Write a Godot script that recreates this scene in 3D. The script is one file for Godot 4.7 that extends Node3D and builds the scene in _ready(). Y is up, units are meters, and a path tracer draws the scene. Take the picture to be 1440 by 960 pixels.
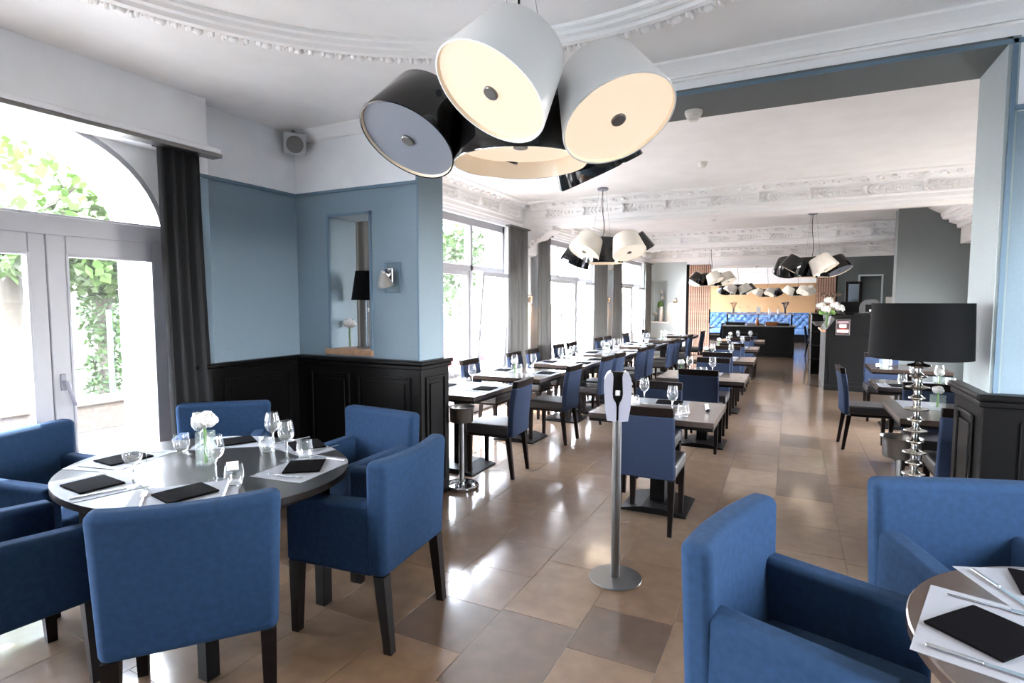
extends Node3D
# A hotel dining room with a blue armchair corner in front and a long dining hall behind a wide opening.

var M := {}
var used := {}
var meshes := {}
var rng := RandomNumberGenerator.new()
const ORD := ["first", "second", "third", "fourth", "fifth", "sixth", "seventh", "eighth"]

# ------------------------------------------------------------------ mesh building
class MB:
	var v := PackedVector3Array()
	var n := PackedVector3Array()
	func tri(a: Vector3, b: Vector3, c: Vector3, na: Vector3, nb: Vector3, nc: Vector3) -> void:
		if (b - a).cross(c - a).dot(na + nb + nc) > 0.0:
			v.append_array([a, c, b]); n.append_array([na, nc, nb])
		else:
			v.append_array([a, b, c]); n.append_array([na, nb, nc])
	func flat(a: Vector3, b: Vector3, c: Vector3, out: Vector3) -> void:
		var m := (b - a).cross(c - a).normalized()
		if m.dot(out) < 0.0: m = -m
		if m == Vector3.ZERO: return
		tri(a, b, c, m, m, m)
	func quad(a: Vector3, b: Vector3, c: Vector3, d: Vector3, out: Vector3) -> void:
		flat(a, b, c, out); flat(a, c, d, out)
	func quadn(a: Vector3, b: Vector3, c: Vector3, d: Vector3, na: Vector3, nb: Vector3, nc: Vector3, nd: Vector3) -> void:
		tri(a, b, c, na, nb, nc); tri(a, c, d, na, nc, nd)
	# plain box from its two corners, optional transform
	func box(lo: Vector3, hi: Vector3, t := Transform3D()) -> void:
		var p := []
		for i in 8: p.append(t * Vector3(hi.x if i & 1 else lo.x, hi.y if i & 2 else lo.y, hi.z if i & 4 else lo.z))
		var c: Vector3 = t * ((lo + hi) * 0.5)
		for f in [[0, 1, 3, 2], [4, 5, 7, 6], [0, 1, 5, 4], [2, 3, 7, 6], [0, 2, 6, 4], [1, 3, 7, 5]]:
			var m: Vector3 = (p[f[0]] + p[f[1]] + p[f[2]] + p[f[3]]) * 0.25 - c
			quad(p[f[0]], p[f[1]], p[f[2]], p[f[3]], m)
	# box with chamfered edges
	func cbox(lo: Vector3, hi: Vector3, r := 0.004, t := Transform3D()) -> void:
		rbox(lo, hi, r, 1, Vector3i.ONE, null, t)
	# box with rounded edges, subdivided faces and an optional bend
	func rbox(lo: Vector3, hi: Vector3, r: float, seg := 2, sub := Vector3i.ONE, bend = null, t := Transform3D()) -> void:
		var c := (lo + hi) * 0.5
		var h := (hi - lo) * 0.5
		r = minf(r, minf(h.x, minf(h.y, h.z)) * 0.98)
		var co := []
		for ax in 3:
			var l := []
			for k in seg: l.append(-h[ax] + r * (1.0 - tan((1.0 - float(k) / seg) * PI / 4.0)) if k else -h[ax])
			var a: float = -h[ax] + r
			for k in sub[ax] + 1: l.append(a + (-2.0 * a) * k / sub[ax])
			for k in range(seg - 1, -1, -1): l.append(h[ax] - r * (1.0 - tan((1.0 - float(k) / seg) * PI / 4.0)) if k else h[ax])
			co.append(l)
		var inn := h - Vector3(r, r, r)
		for ax in 3:
			var u := (ax + 1) % 3
			var w := (ax + 2) % 3
			for sgn in [-1.0, 1.0]:
				var grid := []
				var gn := []
				for iu in co[u].size():
					var rowp := []
					var rown := []
					for iw in co[w].size():
						var p := Vector3.ZERO
						p[ax] = h[ax] * sgn; p[u] = co[u][iu]; p[w] = co[w][iw]
						var q := p.clamp(-inn, inn)
						var d := (p - q).normalized()
						var pp := c + q + d * r
						if bend != null:
							var t1 := d.cross(Vector3.UP if absf(d.y) < 0.9 else Vector3.RIGHT).normalized()
							var t2 := d.cross(t1)
							var p0: Vector3 = bend.call(pp)
							var pa: Vector3 = bend.call(pp + t1 * 0.001)
							var pb: Vector3 = bend.call(pp + t2 * 0.001)
							var nn := (pa - p0).cross(pb - p0).normalized()
							if nn.dot(d) < 0.0: nn = -nn
							pp = p0; d = nn
						rowp.append(t * pp); rown.append((t.basis * d).normalized())
					grid.append(rowp); gn.append(rown)
				for iu in co[u].size() - 1:
					for iw in co[w].size() - 1:
						quadn(grid[iu][iw], grid[iu + 1][iw], grid[iu + 1][iw + 1], grid[iu][iw + 1], gn[iu][iw], gn[iu + 1][iw], gn[iu + 1][iw + 1], gn[iu][iw + 1])
	# surface of revolution about y; profile of (radius, y); sharp where the profile turns by more than 35 degrees
	func lathe(prof: Array, segs := 24, t := Transform3D(), from := 0.0, to := TAU) -> void:
		var ns := []
		for i in prof.size() - 1:
			var d: Vector2 = prof[i + 1] - prof[i]
			ns.append(Vector2(d.y, -d.x).normalized())
		for i in prof.size() - 1:
			var a: Vector2 = prof[i]
			var b: Vector2 = prof[i + 1]
			if a.distance_to(b) < 1e-6: continue
			var na: Vector2 = ns[i]
			var nb: Vector2 = ns[i]
			if i > 0 and ns[i - 1].dot(ns[i]) > 0.8: na = (ns[i - 1] + ns[i]).normalized()
			if i < ns.size() - 1 and ns[i + 1].dot(ns[i]) > 0.8: nb = (ns[i + 1] + ns[i]).normalized()
			for k in segs:
				var f0 := from + (to - from) * k / segs
				var f1 := from + (to - from) * (k + 1) / segs
				var c0 := Vector3(sin(f0), 0, cos(f0))
				var c1 := Vector3(sin(f1), 0, cos(f1))
				var A := t * (c0 * a.x + Vector3.UP * a.y)
				var B := t * (c1 * a.x + Vector3.UP * a.y)
				var Cc := t * (c1 * b.x + Vector3.UP * b.y)
				var D := t * (c0 * b.x + Vector3.UP * b.y)
				var nA := (t.basis * (c0 * na.x + Vector3.UP * na.y)).normalized()
				var nB := (t.basis * (c1 * na.x + Vector3.UP * na.y)).normalized()
				var nC := (t.basis * (c1 * nb.x + Vector3.UP * nb.y)).normalized()
				var nD := (t.basis * (c0 * nb.x + Vector3.UP * nb.y)).normalized()
				if a.x > 1e-6: tri(A, B, Cc, nA, nB, nC)
				if b.x > 1e-6: tri(A, Cc, D, nA, nC, nD)
	# round bar along a path
	func tube(path: Array, r: float, segs := 8, r_end := -1.0) -> void:
		var prev := []
		var prevn := []
		var side := Vector3.ZERO
		for i in path.size():
			var d: Vector3 = (path[mini(i + 1, path.size() - 1)] - path[maxi(i - 1, 0)]).normalized()
			if side == Vector3.ZERO: side = d.cross(Vector3.UP if absf(d.y) < 0.9 else Vector3.RIGHT).normalized()
			side = (side - d * side.dot(d)).normalized()
			var up := d.cross(side)
			var rr := r if r_end < 0.0 else lerpf(r, r_end, float(i) / (path.size() - 1))
			var ring := []
			var rn := []
			for k in segs:
				var o := side * cos(TAU * k / segs) + up * sin(TAU * k / segs)
				ring.append(path[i] + o * rr); rn.append(o)
			for k in segs:
				var l := (k + 1) % segs
				if i > 0: quadn(prev[k], prev[l], ring[l], ring[k], prevn[k], prevn[l], rn[l], rn[k])
				if i == 0: flat(path[0], ring[k], ring[l], -d)
				if i == path.size() - 1: flat(path[i], ring[k], ring[l], d)
			prev = ring; prevn = rn
	# polygon in a plane (origin o, axes ax, ay), pushed along dir
	func prism(poly: PackedVector2Array, o: Vector3, ax: Vector3, ay: Vector3, dir: Vector3, smooth := false) -> void:
		var idx := Geometry2D.triangulate_polygon(poly)
		var k := 0
		while k + 2 < idx.size():
			var a := o + ax * poly[idx[k]].x + ay * poly[idx[k]].y
			var b := o + ax * poly[idx[k + 1]].x + ay * poly[idx[k + 1]].y
			var c := o + ax * poly[idx[k + 2]].x + ay * poly[idx[k + 2]].y
			flat(a, b, c, -dir); flat(a + dir, b + dir, c + dir, dir)
			k += 3
		var ccw := not Geometry2D.is_polygon_clockwise(poly)
		var N := poly.size()
		for i in N:
			var p := poly[i]
			var q := poly[(i + 1) % N]
			var e := q - p
			var m2 := Vector2(e.y, -e.x).normalized() * (1.0 if ccw else -1.0)
			var mp := m2
			var mq := m2
			if smooth:
				var e0 := p - poly[(i - 1 + N) % N]
				var e1 := poly[(i + 2) % N] - q
				var m0 := Vector2(e0.y, -e0.x).normalized() * (1.0 if ccw else -1.0)
				var m1 := Vector2(e1.y, -e1.x).normalized() * (1.0 if ccw else -1.0)
				if m0.dot(m2) > 0.75: mp = (m0 + m2).normalized()
				if m1.dot(m2) > 0.75: mq = (m1 + m2).normalized()
			var a2 := o + ax * p.x + ay * p.y
			var b2 := o + ax * q.x + ay * q.y
			var n1 := (ax * mp.x + ay * mp.y).normalized()
			var n2 := (ax * mq.x + ay * mq.y).normalized()
			quadn(a2, b2, b2 + dir, a2 + dir, n1, n2, n2, n1)
	# low-poly ellipsoid blob
	func blob(c: Vector3, r: Vector3, segs := 8, rings := 5, t := Transform3D()) -> void:
		for i in rings:
			var a0 := PI * i / rings - PI / 2
			var a1 := PI * (i + 1) / rings - PI / 2
			for k in segs:
				var f0 := TAU * k / segs
				var f1 := TAU * (k + 1) / segs
				var q := []
				for e in [[a0, f0], [a0, f1], [a1, f1], [a1, f0]]: q.append(Vector3(cos(e[0]) * sin(e[1]), sin(e[0]), cos(e[0]) * cos(e[1])))
				var w := []
				var m := []
				for x in q:
					w.append(t * (c + x * r)); m.append((t.basis * (x / r)).normalized())
				if i > 0: tri(w[0], w[1], w[2], m[0], m[1], m[2])
				if i < rings - 1: tri(w[0], w[2], w[3], m[0], m[2], m[3])
	func done() -> ArrayMesh:
		var a := []
		a.resize(Mesh.ARRAY_MAX)
		a[Mesh.ARRAY_VERTEX] = v; a[Mesh.ARRAY_NORMAL] = n
		var m := ArrayMesh.new()
		m.add_surface_from_arrays(Mesh.PRIMITIVE_TRIANGLES, a)
		return m

func V(x: float, y: float, z: float) -> Vector3: return Vector3(x, y, z)

func at(p: Vector3, ry := 0.0, rx := 0.0, rz := 0.0) -> Transform3D:
	return Transform3D(Basis.from_euler(Vector3(rx, ry, rz)), p)

func boxm(lo: Vector3, hi: Vector3, r := 0.0) -> ArrayMesh:
	var b := MB.new()
	if r > 0.0: b.cbox(lo, hi, r)
	else: b.box(lo, hi)
	return b.done()

# ------------------------------------------------------------------ objects
func numbered(called: String) -> String:
	var k: int = used.get(called, 0)
	used[called] = k + 1
	return called if k == 0 else "%s_%03d" % [called, k]

func tag(o: Node, label := "", category := "", group := "", kind := "") -> void:
	for e in [["label", label], ["category", category], ["group", group], ["kind", kind]]:
		if e[1] != "": o.set_meta(e[0], e[1])

func thing(called: String, label: String, category: String, pos := Vector3.ZERO, turn := 0.0, group := "") -> Node3D:
	var o := Node3D.new()
	o.name = numbered(called)
	add_child(o)
	o.position = pos; o.rotation.y = turn
	tag(o, label, category, group)
	return o

func part(called: String, mesh: Mesh, m: Material, parent: Node, t := Transform3D(), label := "") -> MeshInstance3D:
	var o := MeshInstance3D.new()
	o.name = called; o.mesh = mesh; o.material_override = m; o.transform = t
	parent.add_child(o, true)
	if label != "": o.set_meta("label", label)
	return o

func single(called: String, mesh: Mesh, m: Material, label: String, category: String, t := Transform3D(), group := "") -> MeshInstance3D:
	var o := MeshInstance3D.new()
	o.name = numbered(called); o.mesh = mesh; o.material_override = m; o.transform = t
	add_child(o)
	tag(o, label, category, group)
	return o

func struct(called: String, mesh: Mesh, m: Material, t := Transform3D()) -> MeshInstance3D:
	var o := MeshInstance3D.new()
	o.name = numbered(called); o.mesh = mesh; o.material_override = m; o.transform = t
	add_child(o)
	o.set_meta("kind", "structure")
	return o

func copy(o: Node3D, pos: Vector3, turn: float, label: String, called: String, group := "") -> Node3D:
	var c := o.duplicate() as Node3D
	c.name = numbered(called)
	add_child(c)
	c.position = pos; c.rotation.y = turn
	c.set_meta("label", label)
	if group != "": c.set_meta("group", group)
	return c

# ------------------------------------------------------------------ materials
func ntex(freq: float, lo: float, hi: float, octaves := 4, size := 256, kind := FastNoiseLite.TYPE_SIMPLEX_SMOOTH, seed_ := 1, warp := 0.0) -> NoiseTexture2D:
	var t := NoiseTexture2D.new()
	t.width = size; t.height = size; t.seamless = true
	var f := FastNoiseLite.new()
	f.noise_type = kind; f.frequency = freq; f.seed = seed_; f.fractal_octaves = octaves
	if warp > 0.0:
		f.domain_warp_enabled = true; f.domain_warp_amplitude = warp; f.domain_warp_frequency = freq
	t.noise = f
	var g := Gradient.new()
	g.set_color(0, Color(lo, lo, lo)); g.set_color(1, Color(hi, hi, hi))
	t.color_ramp = g
	return t

func mat(key: String, c: Color, rough := 0.6, metal := 0.0, tex: Texture2D = null, scale := 1.0, world := false) -> StandardMaterial3D:
	var m := StandardMaterial3D.new()
	m.resource_name = key
	m.albedo_color = c; m.roughness = rough; m.metallic = metal
	if tex:
		m.albedo_texture = tex
		m.uv1_triplanar = true; m.uv1_world_triplanar = world
		m.uv1_scale = Vector3.ONE * scale
	M[key] = m
	return m

func rgb(r: float, g: float, b: float) -> Color: return Color(r / 255.0, g / 255.0, b / 255.0)

func glow(key: String, c: Color, e: float) -> void:
	var m := mat(key, Color(0.5, 0.48, 0.45), 0.5)
	m.emission_enabled = true; m.emission = c; m.emission_energy_multiplier = e

func make_materials() -> void:
	var felt := ntex(0.02, 0.86, 1.0, 6, 512)
	var fine := ntex(0.05, 0.93, 1.0, 2, 256)
	var linen := ntex(0.06, 0.965, 1.0, 2, 512)
	var grain := ntex(0.02, 0.82, 1.0, 2, 256)
	var f := mat("suede", rgb(34, 54, 80), 0.95, 0.0, felt, 2.6)
	f.rim_enabled = true; f.rim = 0.1; f.rim_tint = 0.6
	f = mat("chair_fabric", rgb(42, 51, 70), 0.9, 0.0, fine, 4.0)
	f.rim_enabled = true; f.rim = 0.1; f.rim_tint = 0.6
	mat("seat_leather", rgb(30, 27, 27), 0.42)
	mat("dark_wood", rgb(24, 18, 16), 0.38, 0.0, grain, 3.0)
	mat("table_top", rgb(64, 52, 45), 0.34, 0.0, grain, 3.0)
	f = mat("oval_top", rgb(25, 20, 18), 0.36, 0.0, grain, 3.0)
	f.metallic_specular = 0.3
	f.clearcoat_enabled = true; f.clearcoat = 0.28; f.clearcoat_roughness = 0.16
	mat("table_dark", rgb(15, 13, 13), 0.45)
	mat("wainscot", rgb(16, 15, 15), 0.36, 0.0, fine, 2.0)
	mat("blue_wall", rgb(124, 143, 155), 0.62, 0.0, linen, 1.3, true)
	mat("jamb_paint", rgb(158, 169, 170), 0.55, 0.0, linen, 1.3, true)
	mat("pale_blue_wall", rgb(204, 214, 215), 0.55, 0.0, linen, 1.3, true)
	mat("grey_wall", rgb(100, 106, 106), 0.6, 0.0, linen, 1.3, true)
	mat("blue_trim", rgb(98, 122, 140), 0.5)
	mat("white_paint", rgb(246, 246, 247), 0.6, 0.0, ntex(0.02, 0.97, 1.0, 3), 0.6, true)
	mat("ceiling_paint", rgb(247, 245, 243), 0.5, 0.0, ntex(0.02, 0.97, 1.0, 3), 0.5, true)
	mat("plaster", rgb(248, 246, 244), 0.55)
	mat("frame_white", rgb(166, 166, 170), 0.35)
	mat("outer_white", rgb(245, 245, 243), 0.8)
	mat("black_gloss", rgb(12, 12, 14), 0.09)
	mat("black_satin", rgb(12, 11, 11), 0.42)
	mat("shade_black", rgb(9, 9, 10), 0.75)
	mat("shade_white", rgb(232, 234, 234), 0.28)
	mat("shade_cream", rgb(222, 216, 204), 0.45)
	mat("diffuser_off", rgb(120, 126, 138), 0.5)
	mat("shade_lining", rgb(250, 232, 206), 0.2)
	mat("chrome", rgb(176, 176, 180), 0.12, 1.0)
	mat("steel", rgb(130, 128, 126), 0.34, 1.0)
	mat("silver", rgb(166, 163, 158), 0.2, 1.0)
	mat("cutlery", rgb(220, 220, 222), 0.18, 1.0)
	mat("disc_grey", rgb(120, 118, 116), 0.4, 0.6)
	mat("mat_paper", rgb(112, 114, 120), 0.8)
	mat("napkin", rgb(10, 9, 11), 0.9, 0.0, fine, 8.0)
	mat("petal", rgb(206, 204, 200), 0.7).backlight_enabled = true
	M.petal.backlight = Color(0.3, 0.3, 0.28)
	mat("stalk", rgb(92, 128, 66), 0.6)
	mat("leaf_green", rgb(104, 140, 70), 0.6)
	mat("curtain", rgb(108, 108, 106), 0.85, 0.0, fine, 5.0).backlight_enabled = true
	M.curtain.backlight = Color(0.2, 0.2, 0.2)
	mat("curtain_charcoal", rgb(34, 35, 37), 0.85, 0.0, fine, 5.0)
	mat("plastic_white", rgb(128, 128, 140), 0.4)
	mat("plastic_cream", rgb(226, 222, 214), 0.5)
	mat("speaker_grey", rgb(170, 172, 176), 0.6)
	mat("oak", rgb(176, 136, 104), 0.5, 0.0, grain, 2.0)
	mat("slat_wood", rgb(214, 172, 148), 0.5, 0.0, grain, 2.0)
	mat("dried", rgb(84, 66, 54), 0.9)
	mat("dull_grey", rgb(52, 52, 52), 0.5)
	mat("cork", rgb(212, 172, 128), 0.85, 0.0, ntex(0.06, 0.72, 1.0, 5, 512, FastNoiseLite.TYPE_SIMPLEX_SMOOTH, 7), 0.9, true)
	mat("banquette", rgb(80, 116, 164), 0.75)
	mat("paper_white", rgb(238, 236, 232), 0.7)
	mat("grout", rgb(110, 96, 84), 0.7)
	mat("amber", rgb(120, 70, 30), 0.2)
	mat("dark_glass", rgb(30, 34, 30), 0.1)
	for k in ["wainscot", "black_satin", "table_dark", "dark_wood", "shade_black"]: M[k].metallic_specular = 0.22
	M.table_top.metallic_specular = 0.4
	M.table_top.clearcoat_enabled = true; M.table_top.clearcoat = 1.0; M.table_top.clearcoat_roughness = 0.16
	M.napkin.metallic_specular = 0.1
	M.suede.metallic_specular = 0.2; M.chair_fabric.metallic_specular = 0.2
	# clear things
	f = mat("pane", Color(1, 1, 1, 0.02), 0.02)
	f.transparency = BaseMaterial3D.TRANSPARENCY_ALPHA
	f = mat("drinking_glass", Color(0.96, 1, 0.99, 0.02), 0.0)
	f.transparency = BaseMaterial3D.TRANSPARENCY_ALPHA
	f = mat("vase_glass", Color(0.9, 0.97, 0.95, 0.05), 0.02)
	f.transparency = BaseMaterial3D.TRANSPARENCY_ALPHA
	f = mat("thick_glass", Color(0.97, 1, 0.99, 0.0), 0.0)
	f.transparency = BaseMaterial3D.TRANSPARENCY_ALPHA
	f.refraction_enabled = true; f.refraction_scale = 0.05
	f = mat("sconce_glass", rgb(150, 146, 140), 0.3)
	f.backlight_enabled = true; f.backlight = Color(0.3, 0.28, 0.25)
	glow("lamp_warm", Color(1.0, 0.90, 0.79), 0.088)
	glow("lamp_white", Color(1.0, 0.95, 0.88), 0.08)
	glow("sconce_glow", Color(1.0, 0.86, 0.68), 0.6)
	# floor stone: five tones of one marble-like limestone
	var tones := [rgb(114, 93, 74), rgb(117, 96, 77), rgb(111, 90, 72), rgb(120, 99, 80), rgb(86, 71, 58)]
	for i in 5:
		f = mat("stone_%d" % i, tones[i], 0.34, 0.0, ntex(0.012, 0.86, 1.0, 3, 512, FastNoiseLite.TYPE_SIMPLEX_SMOOTH, 20 + i), 1.1, true)
		f.metallic_specular = 0.3
		f.clearcoat_enabled = true; f.clearcoat = 1.0; f.clearcoat_roughness = 0.11
		f.uv1_offset = Vector3(i * 0.37, 0, i * 0.61)
	# outdoors
	mat("pavement", rgb(84, 78, 72), 0.9, 0.0, ntex(0.05, 0.85, 1.0, 4), 0.4, true)
	mat("street", rgb(124, 122, 120), 0.9)
	mat("low_stone", rgb(72, 60, 47), 0.9, 0.0, ntex(0.04, 0.6, 1.0, 5), 1.2, true)
	mat("bark", rgb(70, 64, 54), 0.95, 0.0, ntex(0.05, 0.65, 1.0, 5), 1.2)
	mat("leaf_light", rgb(46, 68, 18), 0.6).backlight_enabled = true
	M.leaf_light.backlight = Color(0.09, 0.13, 0.02)
	mat("leaf_mid", rgb(38, 60, 20), 0.6).backlight_enabled = true
	M.leaf_mid.backlight = Color(0.05, 0.08, 0.01)
	mat("hedge", rgb(44, 60, 44), 0.8)
	mat("grass", rgb(56, 74, 46), 0.9, 0.0, ntex(0.2, 0.7, 1.0, 3), 1.0, true)
	mat("facade", rgb(100, 88, 83), 0.9)
	mat("facade_white", rgb(140, 136, 132), 0.9)
	mat("facade_glass", rgb(42, 52, 70), 0.2)
	mat("green_post", rgb(40, 98, 80), 0.5)
	mat("brick_orange", rgb(140, 80, 58), 0.9)
	mat("car_red", rgb(120, 24, 30), 0.3)
	mat("car_silver", rgb(110, 124, 140), 0.3)
	mat("tyre", rgb(40, 40, 42), 0.8)

# ------------------------------------------------------------------ start
func _ready() -> void:
	var cam := Camera3D.new()
	cam.name = "camera"
	add_child(cam)
	cam.position = Vector3(0, 1.55, 0)
	cam.rotation = Vector3(deg_to_rad(-4.0), deg_to_rad(26.4), 0)
	cam.fov = 62.7
	cam.near = 0.05; cam.far = 200.0
	var we := WorldEnvironment.new()
	we.name = "world"
	var e := Environment.new()
	var sm := ProceduralSkyMaterial.new()
	sm.sky_top_color = Color(0.83, 0.88, 0.95); sm.sky_horizon_color = Color(0.98, 0.965, 0.945)
	sm.ground_horizon_color = Color(0.8, 0.79, 0.76); sm.ground_bottom_color = Color(0.6, 0.58, 0.55)
	sm.sky_energy_multiplier = 2.75; sm.ground_energy_multiplier = 1.0
	var sky := Sky.new()
	sky.sky_material = sm
	e.background_mode = Environment.BG_SKY
	e.sky = sky
	e.tonemap_mode = Environment.TONE_MAPPER_LINEAR
	e.tonemap_exposure = 10.2
	e.sdfgi_enabled = true; e.ssao_enabled = true; e.ssil_enabled = true
	we.environment = e
	add_child(we)
	var sun := DirectionalLight3D.new()
	sun.name = "sun"
	sun.light_energy = 2.0
	sun.light_color = Color(1.0, 0.95, 0.87)
	sun.light_angular_distance = 0.6
	sun.shadow_enabled = true
	sun.sky_mode = DirectionalLight3D.SKY_MODE_LIGHT_ONLY
	add_child(sun)
	sun.look_at_from_position(Vector3.ZERO, Vector3(0.97, -1.75, 0.22), Vector3.UP)

	rng.seed = 11
	make_materials()
	build_floor()
	build_front_room()
	build_hall()
	build_back_room()
	build_mouldings()
	build_outdoors()
	build_curtains()
	build_armchairs()
	build_dining_furniture()
	build_round_settings()
	build_pendants()
	build_fixtures()
	build_bar()
	build_buffet()

# ------------------------------------------------------------------ floor
func build_floor() -> void:
	var fl := struct("floor", boxm(V(-4.0, -0.2, -25.2), V(3.4, -0.006, 2.6)), M.grout)
	var stuffs := []
	for i in 5: stuffs.append(MB.new())
	var made := 0
	var shared := {}
	for k in range(-10, 9):
		var x0 := -0.06 + 0.4 * k
		if x0 > 3.0 or x0 < -4.0: continue
		var z := 2.4
		var cuts := []
		if k == -2: cuts = [-2.28, -2.665]
		if k == 0: cuts = [-3.832, -4.306]
		if k == 1: cuts = [-3.78, -4.23]
		z = -rng.randf() * 0.4 + 2.4
		while z > -25.0:
			var l: float = [0.385, 0.6, 0.6, 0.78, 0.5][rng.randi() % 5]
			for c in cuts:
				if z > c + 0.02 and z - l < c + 0.3: l = z - c
			var tone: int = [0, 0, 1, 1, 2, 2, 3, 0][rng.randi() % 8]
			if rng.randf() < 0.03: tone = 4
			if k == -2 and absf(z + 2.28) < 0.01: tone = 4
			var zc := z - l * 0.5
			var xc := x0 + 0.2
			var d := Vector2(xc + 0.4, zc + 3.0)
			if z < 0.4 and zc > -9.0 and made < 300 and xc > -3.9 and xc < 1.9 and zc < -0.4:
				made += 1
				var key := "%d" % roundi(l * 1000)
				if not shared.has(key): shared[key] = boxm(V(-0.199, -0.02, -l * 0.5 + 0.001), V(0.199, 0, l * 0.5 - 0.001), 0.0012)
				part("stone_tile", shared[key], M["stone_%d" % tone], fl, Transform3D(Basis(), V(xc, 0, zc)))
			else:
				stuffs[tone].box(V(x0 + 0.001, -0.02, z - l + 0.001), V(x0 + 0.399, 0, z - 0.001))
			z -= l
	for i in 5:
		var o := part("stone_tile_field", stuffs[i].done(), M["stone_%d" % i], fl)
		o.set_meta("kind", "stuff")

# ------------------------------------------------------------------ front room shell
func arch_points(cz: float, hw: float, y0: float, ys: float, rise: float, n := 24) -> Array:
	var p := [Vector2(cz - hw, y0)]
	for i in n + 1:
		var a := PI * i / n
		p.append(Vector2(cz - hw * cos(a), ys + rise * sin(a)))
	p.append(Vector2(cz + hw, y0))
	return p

func build_front_room() -> void:
	# ceiling and the walls behind the camera
	struct("ceiling", boxm(V(-4.3, 2.95, -3.94), V(3.6, 3.2, 2.6)), M.ceiling_paint)
	# window wall: a thick outer wall with an arched opening, flush inner panels each side
	var outer := PackedVector2Array([Vector2(-0.6, 0), Vector2(-0.6, 2.95), Vector2(-2.7, 2.95), Vector2(-2.7, 0)])
	var ar := arch_points(-1.75, 0.735, -0.02, 1.96, 0.68)
	for p in ar: outer.append(p)
	outer.append(Vector2(-0.6, -0.02))
	# the arch polygon runs from z=-2.485 up and over to z=-1.015
	var b := MB.new()
	b.prism(outer, V(-4.55, 0, 0), V(0, 0, 1), V(0, 1, 0), V(0.62, 0, 0))
	struct("wall_left", b.done(), M.outer_white)
	b = MB.new()
	b.box(V(-4.55, 0, -3.85), V(-3.78, 2.45, -2.7))
	struct("wall_left", b.done(), M.blue_wall)
	struct("wall_left", boxm(V(-4.55, 2.45, -3.85), V(-3.78, 2.95, -2.7)), M.white_paint)
	b = MB.new()
	b.box(V(-4.55, 0, -0.6), V(-3.78, 2.95, 0.1)); b.box(V(-4.55, 0, 2.1), V(-3.78, 2.95, 2.6)); b.box(V(-4.55, 2.7, 0.1), V(-3.78, 2.95, 2.1))
	struct("wall_left", b.done(), M.blue_wall)
	# back wall stub with a deep niche cut right through it
	b = MB.new()
	b.box(V(-3.78, 0, -3.81), V(-3.41, 2.45, -3.5))
	b.box(V(-2.99, 0, -3.81), V(-2.53, 2.45, -3.5))
	b.box(V(-3.41, 0, -3.81), V(-2.99, 1.135, -3.5))
	b.box(V(-3.41, 2.245, -3.81), V(-2.99, 2.45, -3.5))
	struct("wall_back", b.done(), M.blue_wall)
	struct("wall_back", boxm(V(-3.78, 2.45, -3.81), V(-2.53, 2.95, -3.5)), M.white_paint)
	struct("trim_1", boxm(V(-3.46, 1.12, -3.75), V(-2.97, 1.168, -3.47), 0.004), M.oak)
	b = MB.new()
	for q in [[-3.43, -3.41, 1.168, 2.265], [-2.99, -2.97, 1.168, 2.265], [-3.43, -2.97, 2.245, 2.265]]:
		b.box(V(q[0], q[2], -3.505), V(q[1], q[3], -3.488))
	struct("trim_2", b.done(), M.blue_trim)
	# right pier and the header over the wide opening
	struct("wall_right", boxm(V(0.9, 0, -3.94), V(3.5, 2.45, -3.5)), M.blue_wall)
	struct("wall_right", boxm(V(0.93, 2.45, -3.94), V(3.5, 2.95, -3.5)), M.white_paint)
	struct("wall_back", boxm(V(-2.53, 2.80, -3.94), V(0.93, 3.2, -3.5)), M.white_paint)
	# painted lining of the opening, with its narrow frame
	struct("trim_3", boxm(V(-2.53, 2.765, -3.95), V(0.9, 2.80, -3.495)), M.grey_wall)
	struct("trim_4", boxm(V(0.885, 0, -3.95), V(0.93, 2.80, -3.495)), M.jamb_paint)
	struct("trim_5", boxm(V(-2.54, 0, -3.82), V(-2.515, 2.80, -3.495)), M.blue_wall)
	b = MB.new()
	b.box(V(-2.55, 2.765, -3.497), V(0.945, 2.785, -3.485))
	b.box(V(0.90, 1.1, -3.497), V(0.92, 2.785, -3.485))
	b.box(V(-2.53, 1.1, -3.497), V(-2.515, 2.785, -3.485))
	struct("trim_6", b.done(), M.blue_trim)
	# picture rail where blue paint meets white
	b = MB.new()
	b.cbox(V(-3.78, 2.435, -3.5), V(-3.765, 2.46, -2.6), 0.004)
	b.cbox(V(-3.78, 2.435, -3.5), V(-2.53, 2.46, -3.485), 0.004)
	b.cbox(V(0.92, 2.455, -3.5), V(3.4, 2.48, -3.485), 0.004)
	struct("trim_7", b.done(), M.blue_trim)
	# walls out of frame: right side with a small window, and behind the camera
	b = MB.new()
	b.box(V(2.3, 0, -3.5), V(2.6, 2.95, -2.35)); b.box(V(2.3, 0, -1.45), V(2.6, 2.95, 2.6))
	b.box(V(2.3, 2.4, -2.35), V(2.6, 2.95, -1.45)); b.box(V(2.3, 0, -2.35), V(2.6, 0.9, -1.45))
	struct("wall_right", b.done(), M.blue_wall)
	b = MB.new()
	b.box(V(-3.78, 0, 2.3), V(3.4, 2.95, 2.6))
	struct("wall_front", b.done(), M.blue_wall)
	# pelmet box over the French doors
	b = MB.new()
	b.cbox(V(-3.93, 2.615, -2.62), V(-3.66, 2.951, 1.0), 0.004)
	struct("trim_8", b.done(), M.white_paint)
	b = MB.new()
	b.cbox(V(-3.93, 2.585, -2.68), V(-3.60, 2.617, 1.0), 0.006)
	struct("trim_8", b.done(), M.white_paint)
	struct("trim_8", boxm(V(-3.72, 2.560, -2.70), V(-3.615, 2.586, 1.0), 0.004), M.steel)
	french_doors()
	wainscot_front()

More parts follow.
